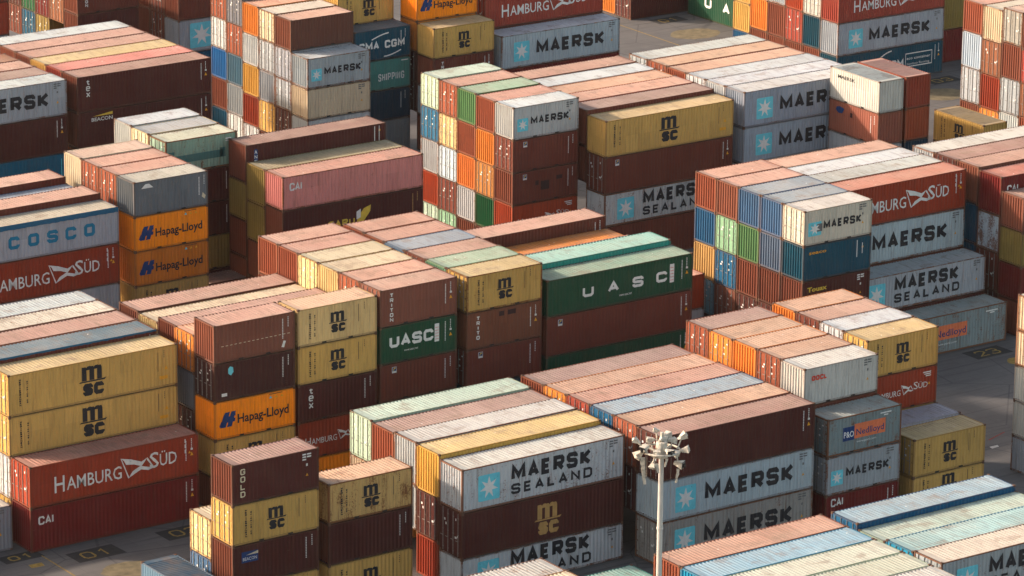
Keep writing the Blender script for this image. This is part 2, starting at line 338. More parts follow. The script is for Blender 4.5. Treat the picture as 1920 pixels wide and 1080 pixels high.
def hflag(x0, z0, w_, h_):
    o = []
    def P(a, b): return (x0+a*w_, z0+b*h_)
    o += [([P(0, 1), P(.32, .86), P(.62, .66), P(.80, .80), P(.62, .45), P(.40, .60), P(.16, .66), P(.10, .86)], [(0, 1, 6, 7), (1, 2, 5, 6), (2, 3, 4, 5)], 'white')]
    o += [([P(.22, 0), P(.36, .30), P(.58, .47), P(.80, .36), P(1, .28), P(.82, .20), P(.60, .30), P(.42, .16)], [(0, 7, 1), (7, 6, 2, 1), (6, 5, 3, 2), (5, 4, 3)], 'white')]
    o += poly([P(0, 1), P(.03, .98), P(.25, .04), P(.22, 0)], 'white')
    o += poly([P(.80, .80), P(.78, .70), P(.97, .27), P(1, .28)], 'white')
    return tagged(o, 'emblem')
def marks(L, h, col, tri=True, x=None):
    """illegible data columns near the right edge, as small dashes"""
    random.seed(int(L*7+h*3)+hash(col) % 1 + len(col)); o = []; X = L-(.95 if x is None else x)
    for k in range(13): o += rect(X, h-.45-k*.105, X+.07, h-.45-k*.105+.075, col)
    for k in range(6): o += rect(X+.42, h-.36-k*.12, X+.48, h-.36-k*.12+.08, col)
    if tri:
        o += poly([(X+.34, h-1.42), (X+.58, h-1.42), (X+.46, h-1.18)], 'amber')
        o += rect(X+.38, h-1.05, X+.54, h-.92, col)
    return tagged(o, 'data_marks')
def mtab(L, h, col):
    o = []; X = L-1.15
    for k in range(3):
        o += rect(X, h-.32-k*.16, X+.26, h-.32-k*.16+.09, col)
        if k < 2: o += rect(X+.32, h-.32-k*.16, X+.62, h-.32-k*.16+.09, col)
    o += rect(X+.25, h-1.02, X+.38, h-.86, col)
    o += poly([(X+.22, h*.36), (X+.42, h*.36), (X+.32, h*.43)], 'amber')
    return tagged(o, 'data_marks')
def decal(kind, L, h):
    big = L > 9; o = []
    if kind == 'maersk':
        if big: o = star(2.05, h*.47, .80, .84)+block('MAERSK', 3.55, h*.5-.55, 1.16, 7.05, .31, gap=.2)+mtab(L, h, 'grey')
        else: o = star(.88, h*.43, .50, .50)+block('MAERSK', 1.62, h*.5-.26, .60, 3.55, .155, gap=.2)+mtab(L, h, 'grey')
    elif kind == 'maerskC':
        o = star(.95, h*.45, .58, .50)+rect(1.15, h*.36, 1.62, h*.58, 'grey')+block('MAERSK', 1.72, h*.5-.26, .60, 3.4, .155, gap=.2)+mtab(L, h, 'grey')
    elif kind == 'sealand':
        o = star(2.0, h*.48, .80, .84)+block('MAERSK', 3.65, h*.5-.02, 1.04, 6.0, .28, gap=.2)+block('SEALAND', 3.65, h*.5-.88, .68, 6.1, .16, gap=.38)+mtab(L, h, 'grey')
    elif kind == 'onlystar': o = star(L*.5, h*.5, .5, .55)
    elif kind == 'star40': o = star(2.35, h*.5, 1.2, 1.12)
    elif kind == 'smalltext': o = text('MAERSK', .95, h-.75, .28, 2.1, .02)
    elif kind == 'msc': o = msc(6.0 if big else 3.05, h*.5, 1.12 if big else .80, 'black')
    elif kind == 'mscg': o = msc(6.4, h*.48, 1.15, 'gold')
    if kind == 'msc':
        xs = (.95, 1.30) if not big else (.85, 1.35)
        o += stack_block('MEDITERRANEAN', xs[0], h*.86, .118, .137, .13, .042, 'black')+stack_block('SHIPPING CO', xs[1], h*.80, .108, .135, .11, .038, 'black')
        o += rect(L-1.42, h*.40, L-1.38, h*.86, 'black')
        for k in range(4): o += rect(L-.98, h*.86-k*.13, L-.93, h*.86-k*.13+.07, 'black')
        if big: o += poly([(L-.95, h*.42), (L-.67, h*.42), (L-.81, h*.52)], 'amber')+rect(L-1.3, h*.20, L-.7, h*.28, 'amber')
    elif kind == 'hsud':
        if big:
            o = text('H', 1.75, h*.5-.66, 1.08, .72, .006, 'white')+text('AMBURG', 2.62, h*.5-.62, .86, 3.95, .006, 'white')
            o += hflag(6.5, h*.5-.70, 2.45, 1.42)+text('S', 8.62, h*.5-.36, 1.05, .66, .006, 'white')+text('ÜD', 9.35, h*.5-.32, .84, 1.25, .006, 'white')
        else:
            o = text('H', .55, h*.5-.34, .50, .42, 0, 'white')+text('AMBURG', 1.03, h*.5-.34, .40, 1.95, 0, 'white')
            o += hflag(3.02, h*.5-.36, 1.05, .72)+text('S', 4.1, h*.5-.12, .50, .36, 0, 'white')+text('ÜD', 4.5, h*.5-.12, .40, .80, 0, 'white')
        for k in range(3): o += rect(L-1.2+.12*k, h-.42-k*.13, L-.5, h-.42-k*.13+.07, 'white') if not big else rect(L-1.0, h-.5-k*.35, L-.93, h-.25-k*.35, 'white')
        o += poly([(L-.75, h-1.25), (L-.55, h-1.25), (L-.65, h-1.08)], 'amber')
        if big: o += marks(L, h, 'white')
    elif kind == 'hapag':
        x, z = .55, h*.5-.50; s = 1.0
        x -= .12
        def sh(pts): return [(x+a+b_*.32, z+b_) for a, b_ in pts]
        o += [(sh([(-.02, .0), (.40, .0), (.40, 1.0), (.05, .98), (-.02, .8)]), [(0, 1, 2, 3, 4)], 'navy', 0, 'emblem'), (sh([(-.12, .12), (.02, .02), (.02, .45), (-.08, .40)]), [(0, 1, 2, 3)], 'navy', 0, 'emblem'),
              (sh([(.38, .30), (.50, .30), (.50, .70), (.38, .70)]), [(0, 1, 2, 3)], 'navy', 1, 'emblem'), (sh([(.48, .0), (.84, .0), (.84, 1.0), (.50, 1.0)]), [(0, 1, 2, 3)], 'navy', 0, 'emblem'),
              (sh([(.74, .30), (.98, .30), (.96, .52), (.74, .60)]), [(0, 1, 2, 3)], 'navy', 1, 'emblem'), (sh([(.74, .62), (.90, .70), (.86, .84), (.74, .80)]), [(0, 1, 2, 3)], 'navy', 1, 'emblem')]
        o += text('Hapag-Lloyd', 1.72, h*.5-.36, .62, 3.85, .02, 'black')
        for k in range(3): o += poly([(4.1+k*.42, h*.83), (4.32+k*.42, h*.83), (4.21+k*.42, h*.90)], 'amber' if k else 'cyan')
        o += rect(4.1, h*.93, 5.1, h*.945, 'black')
    elif kind == 'uasc20':
        o = block('UASC', .75, h*.42, .80, 3.45, .20, 'white', .16)+text('www.uasc.net', 1.9, h*.27, .17, 1.1, 0, 'white')
        o += rect(4.30, h*.36, 4.66, h*.84, 'white')
        for k in range(5): o += rect(4.34, h*.42+k*.2, 4.62, h*.42+k*.2+.03, 'red')
        o += marks(L, h, 'white')
    elif kind == 'uasc40':
        for c_, x in zip('UASC', (2.95, 5.05, 7.1, 9.1)): o += block(c_, x, h*.36, .74, .92, .19, 'white')
        o += text('www.uasc.net', 6.0, h*.20, .20, 1.05, .005, 'white')+rect(10.25, h*.30, 10.62, h*.80, 'white')
        for k in range(5): o += rect(10.29, h*.36+k*.22, 10.58, h*.36+k*.22+.035, 'red')
        o += marks(L, h, 'white')
    elif kind == 'uascrot':
        for c_, x in zip('UASC', (2.6, 5.4, 8.2, 10.4)): o += block(c_, x, h*.40, .95, 1.05, .24, 'white')
    elif kind == 'triton': o = stack_block('TRITON', .92, h*.90, .27, .335, .27, .07, 'white')+marks(L, h, 'white')
    elif kind == 'trito': o = stack_block('TRITO', .92, h*.90, .27, .335, .27, .07, 'white')+rect(2.6, h*.77, 3.0, h*.90, 'shade')+rect(3.3, h*.77, 3.95, h*.90, 'shade')+marks(L, h, 'white')
    elif kind == 'gold': o = [e for k, c_ in enumerate('GOLD') for e in block(c_, .58, h*.90-(k+1)*.47, .37, .34, .075, 'cream')]+mtab(L, h, 'white')
    elif kind == 'tex': o = (stack_block('tex', 1.0, h*.92, .40, .50, .36, .085, 'white')+marks(L, h, 'white', big))
    elif kind == 'texend': o = []
    elif kind == 'beacon':
        x = .62; o = poly([(x, h*.55), (x+1.15, h*.55), (x+1.15, h*.82), (x, h*.82)], 'navy')+text('BEACON', x+.08, h*.60, .20, .98, .0, 'white')
        o += poly([(x+.3, h*.73), (x+1.15, h*.80), (x+1.15, h*.73)], 'cream')+marks(L, h, 'white', False)
    elif kind == 'beacon40':
        x = 1.25; o = text('BEACON', x, h*.70, .30, 1.9, .02, 'white')+poly([(x+.1, h*.84), (x+1.9, h*.92), (x+1.9, h*.84)], 'yellow')+marks(L, h, 'white')
    elif kind == 'flor':
        x = .95; o = poly([(x, h*.74), (x+.36, h*.74), (x+.36, h*.90), (x, h*.90)], 'white')+rect(x+.03, h*.79, x+.33, h*.89, 'navy')
        o += poly([(x+.08, h*.80), (x+.14, h*.80), (x+.18, h*.84), (x+.27, h*.85), (x+.29, h*.88), (x+.16, h*.875)], 'yellow')+marks(L, h, 'white', big)
    elif kind == 'florp': o = decal('flor', L, h)+rect(2.6, h*.35, 3.4, h*.62, 'shade')+rect(4.05, h*.60, 4.6, h*.72, 'shade')+rect(2.1, h*.52, 2.4, h*.66, 'shade')
    elif kind == 'cai': o = block('CAI', .60, h*.56, .58, 1.05, .11, 'white', .10)
    elif kind == 'caidr': o = block('CAI', .55, h*.60, .56, 1.08, .11, 'white', .10)+marks(L, h, 'white')
    elif kind == 'cai20': o = block('CAI', .45, h*.60, .54, 1.0, .10, 'white', .10)+marks(L, h, 'white', False)
    elif kind == 'caru':
        o = block('CARU', 3.9, h*.36, .48, 2.3, .12, 'yellow', .2)
        o += poly([(6.35, h*.32), (7.0, h*.40), (7.55, h*.62), (7.6, h*.78), (7.0, h*.72), (6.45, h*.52)], 'yellow')
        o += [([(6.35, h*.46), (6.72, h*.50), (6.72, h*.72), (6.35, h*.66)], [(0, 1, 2, 3)], 'white')]+marks(L, h, 'gold', False)
    elif kind == 'anf': o = poly([(.72, .75), (1.02, .75), (1.02, h*.84), (.87, h*.87), (.72, h*.84)], 'navy')+stack_text('ANF', .87, h*.86, .26, .36, 'white', .24)+rect(L-1.0, h*.55, L-.94, h*.94, 'white')+rect(L-.6, h*.55, L-.54, h*.94, 'white')+rect(L-.62, h*.80, L-.46, h*.85, 'amber')
    elif kind == 'seaco': o = text('seaco', .5, h*.74, .26, 1.55, .02, 'amber')+rect(L-1.28, h*.42, L-1.22, h*.90, 'white')+rect(L-.8, h*.5, L-.74, h*.80, 'white')+rect(L-.82, h*.66, L-.68, h*.71, 'amber')
    elif kind == 'touax': o = text('Touax', .45, h*.68, .34, 1.75, .035, 'yellow')+mtab(L, h, 'white')
    elif kind == 'oocl': o = block('OOCL', .62, h*.64, .34, 1.25, .10, 'red', .08)+mtab(L, h, 'grey')
    elif kind == 'po':
        o = rect(1.25, h*.34, 2.20, h*.70, 'navy')+rect(2.20, h*.36, 4.75, h*.74, 'orange')
        o = tagged(o, 'sign_panel')
        o += text('P&O', 1.33, h*.42, .42, .82, .02, 'white')+text('Nedlloyd', 2.34, h*.44, .44, 2.28, .012, 'navy')+text('www.ponl.com', 2.4, h*.24, .17, 1.6, 0, 'white')+rect(4.3, h*.86, 5.2, h*.89, 'white')+rect(4.6, h*.80, 4.95, h*.83, 'white')
    elif kind == 'ned':
        o = rect(4.3, h*.36, 5.4, h*.72, 'navy')+rect(5.4, h*.36, 8.45, h*.72, 'orange')+text('P&O', 4.4, h*.43, .5, .9, .02, 'white')+text('Nedlloyd', 5.5, h*.43, .52, 2.85, .012, 'navy')
        o = [([(x, z) for x, z in e[0]], e[1], e[2], 0, 'lettering' if len(e) > 4 else 'sign_panel') for e in o]
        o += text('www.ponl.com', 5.6, h*.22, .18, 1.9, 0, 'white')+rect(L-2.0, h*.84, L-.9, h*.87, 'white')+rect(L-1.6, h*.79, L-1.2, h*.82, 'white')
    elif kind == 'cma20':
        o = block('CMA CGM', .45, h*.36, .66, 4.5, .16, 'white', .16)
        o += [([(1.7+k*.28, h*(.66+.16*math.sin(k/6*1.45))) for k in range(7)]+[(1.7+k*.28, h*(.70+.16*math.sin(k/6*1.45))) for k in range(6, -1, -1)], [tuple(range(14))], 'white')]
        o += [([(2.9+k*.28, h*(.08+.16*(1-math.cos(k/6*1.45)))) for k in range(7)]+[(2.9+k*.28, h*(.12+.16*(1-math.cos(k/6*1.45)))) for k in range(6, -1, -1)], [tuple(range(14))], 'white')]
        o += marks(L, h, 'white', False)
    elif kind == 'cma40':
        o = block('CMA CGM', 2.9, h*.38, .68, 4.75, .18, 'white', .16)+rect(7.85, h*.33, 10.95, h*.36, 'white')+rect(7.85, h*.72, 10.95, h*.75, 'white')+rect(7.85, h*.33, 7.9, h*.75, 'white')+rect(10.9, h*.33, 10.95, h*.75, 'white')
        o += text('eco container', 8.0, h*.55, .26, 2.75, .01, 'white')+text('bamboo flooring', 8.05, h*.39, .22, 2.6, .0, 'white')
        o += [([(4.9+k*.22, h*(.72+.16*math.sin(k/6*1.45))) for k in range(7)]+[(4.9+k*.22, h*(.76+.16*math.sin(k/6*1.45))) for k in range(6, -1, -1)], [tuple(range(14))], 'white')]
        o += marks(L, h, 'white')
    elif kind == 'cmaarc':
        for r0 in (1.3, .9):
            pts = [(8.9+r0*math.cos(rad(a)), .15+r0*math.sin(rad(a))) for a in range(20, 161, 14)]+[(8.9+(r0-.14)*math.cos(rad(a)), .15+(r0-.14)*math.sin(rad(a))) for a in range(160, 19, -14)]
            n_ = len(pts)//2; o.append((pts, [(k, k+1, 2*n_-2-k, 2*n_-1-k) for k in range(n_-1)], 'white'))
        o += rect(L-.62, h*.25, L-.56, h*.85, 'cyan')
    elif kind == 'ship': o = block('SHIPPING', 2.35, h*.30, .62, 2.55, .09, 'white', .3)+rect(4.6, h*.88, 5.3, h*.91, 'white')
    elif kind == 'cosco':
        for c_, x in zip('COSCO', (4.05, 5.6, 7.1, 8.55, 10.05)): o += block(c_, x-1.0+.35, h*.32, .92, .88, .25, 'teal')
        o += rect(.2, h-.36, L-.2, h-.33, 'teal')
    elif kind == 'art': o = poly([(.6, h*.78), (.95, h*.90), (1.25, h*.90), (1.6, h*.78)], 'white')+text('ARTNI', .72, h*.79, .18, .8, .01, 'grey')+marks(L, h, 'white', False, .75)+poly([(L-.5, h*.28), (L-.25, h*.20), (L-.18, h*.30), (L-.42, h*.40)], 'cream')
    elif kind == 'patch': o = rect(.5, h*.30, 4.9, h*.52, 'dteal')+rect(.3, h*.38, .75, h*.66, 'dteal')+rect(4.6, h*.30, 5.1, h*.58, 'dteal')+rect(5.1, h*.80, 5.6, h*.84, 'white')+rect(5.1, h*.74, 5.4, h*.77, 'white')
    elif kind == 'mw': o = marks(L, h, 'white', big)
    elif kind == 'mg': o = mtab(L, h, 'grey')
    elif kind == 'blob': o = poly([(1.05, h*.70), (1.25, h*.64), (1.45, h*.72), (1.42, h*.84), (1.2, h*.88), (1.05, h*.82)], 'cyan')+rect(.55, h*.12, .95, h*.20, 'white')+marks(L, h, 'white', False)
    elif kind == 'dash':
        for k in range(16): o += rect(.55+k*.33, h*.42+k*.004, .73+k*.33, h*.435+k*.004, 'cream')
        o += poly([(5.05, h*.12), (5.25, h*.10), (5.38, h*.26), (5.2, h*.28)], 'white')+marks(L, h, 'white', False)
    elif kind == 'rot': o = poly([(.8, h*.70), (1.2, h*.62), (1.6, h*.64), (1.9, h*.80), (1.3, h*.84), (.9, h*.80)], 'navy')+marks(L, h, 'white', False)+rect(2.6, h*.60, 2.9, h*.74, 'shade')
    return o
DCACHE = {}
def decal_meshes(kind, L, h):
    key = (kind, round(L, 2), round(h, 2))
    if key in DCACHE: return DCACHE[key]
    els = decal(kind, L, h); groups = {}; cols = []; out = []
    dflt = 'emblem' if kind in ('hapag', 'flor', 'florp', 'caru', 'anf', 'beacon', 'beacon40', 'rot', 'art', 'cmaarc', 'cma20', 'cma40') else 'sticker' if kind in ('blob', 'dash', 'trito', 'patch', 'maerskC') else 'data_marks'
    for e in els:
        if e[2] not in cols: cols.append(e[2])
        groups.setdefault(e[4] if len(e) > 4 else dflt, []).append(e)
    sp = side_prof(L)
    def clusters(ge):
        cl = []
        for e in ge:
            xs = [p[0] for p in e[0]]; zs = [p[1] for p in e[0]]; bb = [min(xs)-.3, min(zs)-.18, max(xs)+.3, max(zs)+.18]; mem = [e]
            for c_ in cl[:]:
                B = c_[0]
                if bb[0] < B[2] and B[0] < bb[2] and bb[1] < B[3] and B[1] < bb[3]:
                    bb = [min(bb[0], B[0]), min(bb[1], B[1]), max(bb[2], B[2]), max(bb[3], B[3])]; mem = c_[1]+mem; cl.remove(c_)
            cl.append((bb, mem))
        return [m_ for _, m_ in cl]
    for tag_, ge in [(t_, m_) for t_, g_ in groups.items() for m_ in clusters(g_)]:
        bm = bmesh.new(); mc = []
        for el in ge:
            vs, fs, col_ = el[:3]
            if col_ not in mc: mc.append(col_)
            lay = .0035+.0022*min(4, cols.index(col_))+(.003 if col_ in ('white', 'yellow', 'navy', 'red') and kind != 'hsud' else 0)+.0008*(el[3] if len(el) > 3 else 0)
            bv = [bm.verts.new((x, z, lay)) for x, z in vs]
            for f in fs:
                try: bm.faces.new([bv[j] for j in f]).material_index = mc.index(col_)
                except ValueError: pass
        xs = [v.co.x for v in bm.verts]; xa, xb = min(xs), max(xs)
        for s_, _ in sp[1:-1]:
            X = s_+POST
            if xa < X < xb: bmesh.ops.bisect_plane(bm, geom=bm.verts[:]+bm.edges[:]+bm.faces[:], plane_co=(X, 0, 0), plane_no=(1, 0, 0), dist=1e-5)
        for v in bm.verts:
            lay = v.co.z; dd = .35*pdepth(sp, v.co.x-POST); v.co = Vector((v.co.x, -W/2+.014+dd-lay, v.co.y))
        for f in bm.faces: f.normal_update()
        for f in bm.faces:
            if f.normal.y > 0: f.normal_flip()
        me = bpy.data.meshes.new(tag_); bm.to_mesh(me); bm.free()
        for c_ in mc: me.materials.append(DEC[c_])
        out.append((tag_, me))
    DCACHE[key] = out; return out

# ------------------------------------------------------------------ container builder
col = sc.collection
def part(name, me, parent, color, hide=False):
    o = bpy.data.objects.new(name, me); col.objects.link(o); o.parent = parent; o.color = color; return o
RUST = dict(wr=.72, wh=.38, msr=.75, cr=.5, crr=.6, w2=.3, gy=.46, gyb=.3, lb=.48, gt=.68, pk=.45, lgd=.6, gy2=.5, gyd=.45, msp=.25, lg2=.3)
def shipping_container(cid, x, y, z, L, h, colour, end='p', mark='', rot=0.0, roof=None, rust=None, rend='p'):
    """x, y = front-left corner at the base, long axis along +X before rotation"""
    random.seed(cid)
    P = parts_for(L, h)
    jk = random.uniform(.90, 1.08); c = [min(1, v*jk*random.uniform(.98, 1.02)) for v in C[colour]]
    ru = RUST.get(colour, .12) if rust is None else rust
    ru = max(0, ru*random.uniform(.8, 1.2))
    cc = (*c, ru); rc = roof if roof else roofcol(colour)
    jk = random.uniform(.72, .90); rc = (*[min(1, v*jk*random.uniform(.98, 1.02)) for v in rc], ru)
    root = bpy.data.objects.new('long_container' if L > 9 else 'short_container', None); col.objects.link(root)
    root.empty_display_size = .5
    if rot: root.location = (x+W/2, y, z); root.rotation_euler = (0, 0, rot)
    else: root.location = (x, y+W/2, z)
    root['cid'] = cid
    part('frame', P['frame'], root, cc)
    part('side_wall', P['front'], root, cc); part('side_wall', P['back'], root, cc)
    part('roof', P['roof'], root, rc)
    part('end_wall', P['endr'], root, cc)
    if end == 'd':
        for dm, bars in P['doors']:
            dd = part('door', dm, root, cc); part('locking_bars', bars, dd, cc)
    else:       # corrugated front walls are mixed towards terracotta on the brown boxes
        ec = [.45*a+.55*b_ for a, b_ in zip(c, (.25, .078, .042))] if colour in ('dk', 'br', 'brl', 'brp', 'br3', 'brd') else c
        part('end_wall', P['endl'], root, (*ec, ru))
    if mark:
        for tag_, me in decal_meshes(mark, L, h): part(tag_, me, root, cc)
    return root
# ------------------------------------------------------------------ the yard: bays of stacks
P_ROW = 2.5315
YA, YB, YC, YD, YE, YG = 0.0, -23.49, 31.05, -55.06, 63.36, 94.5
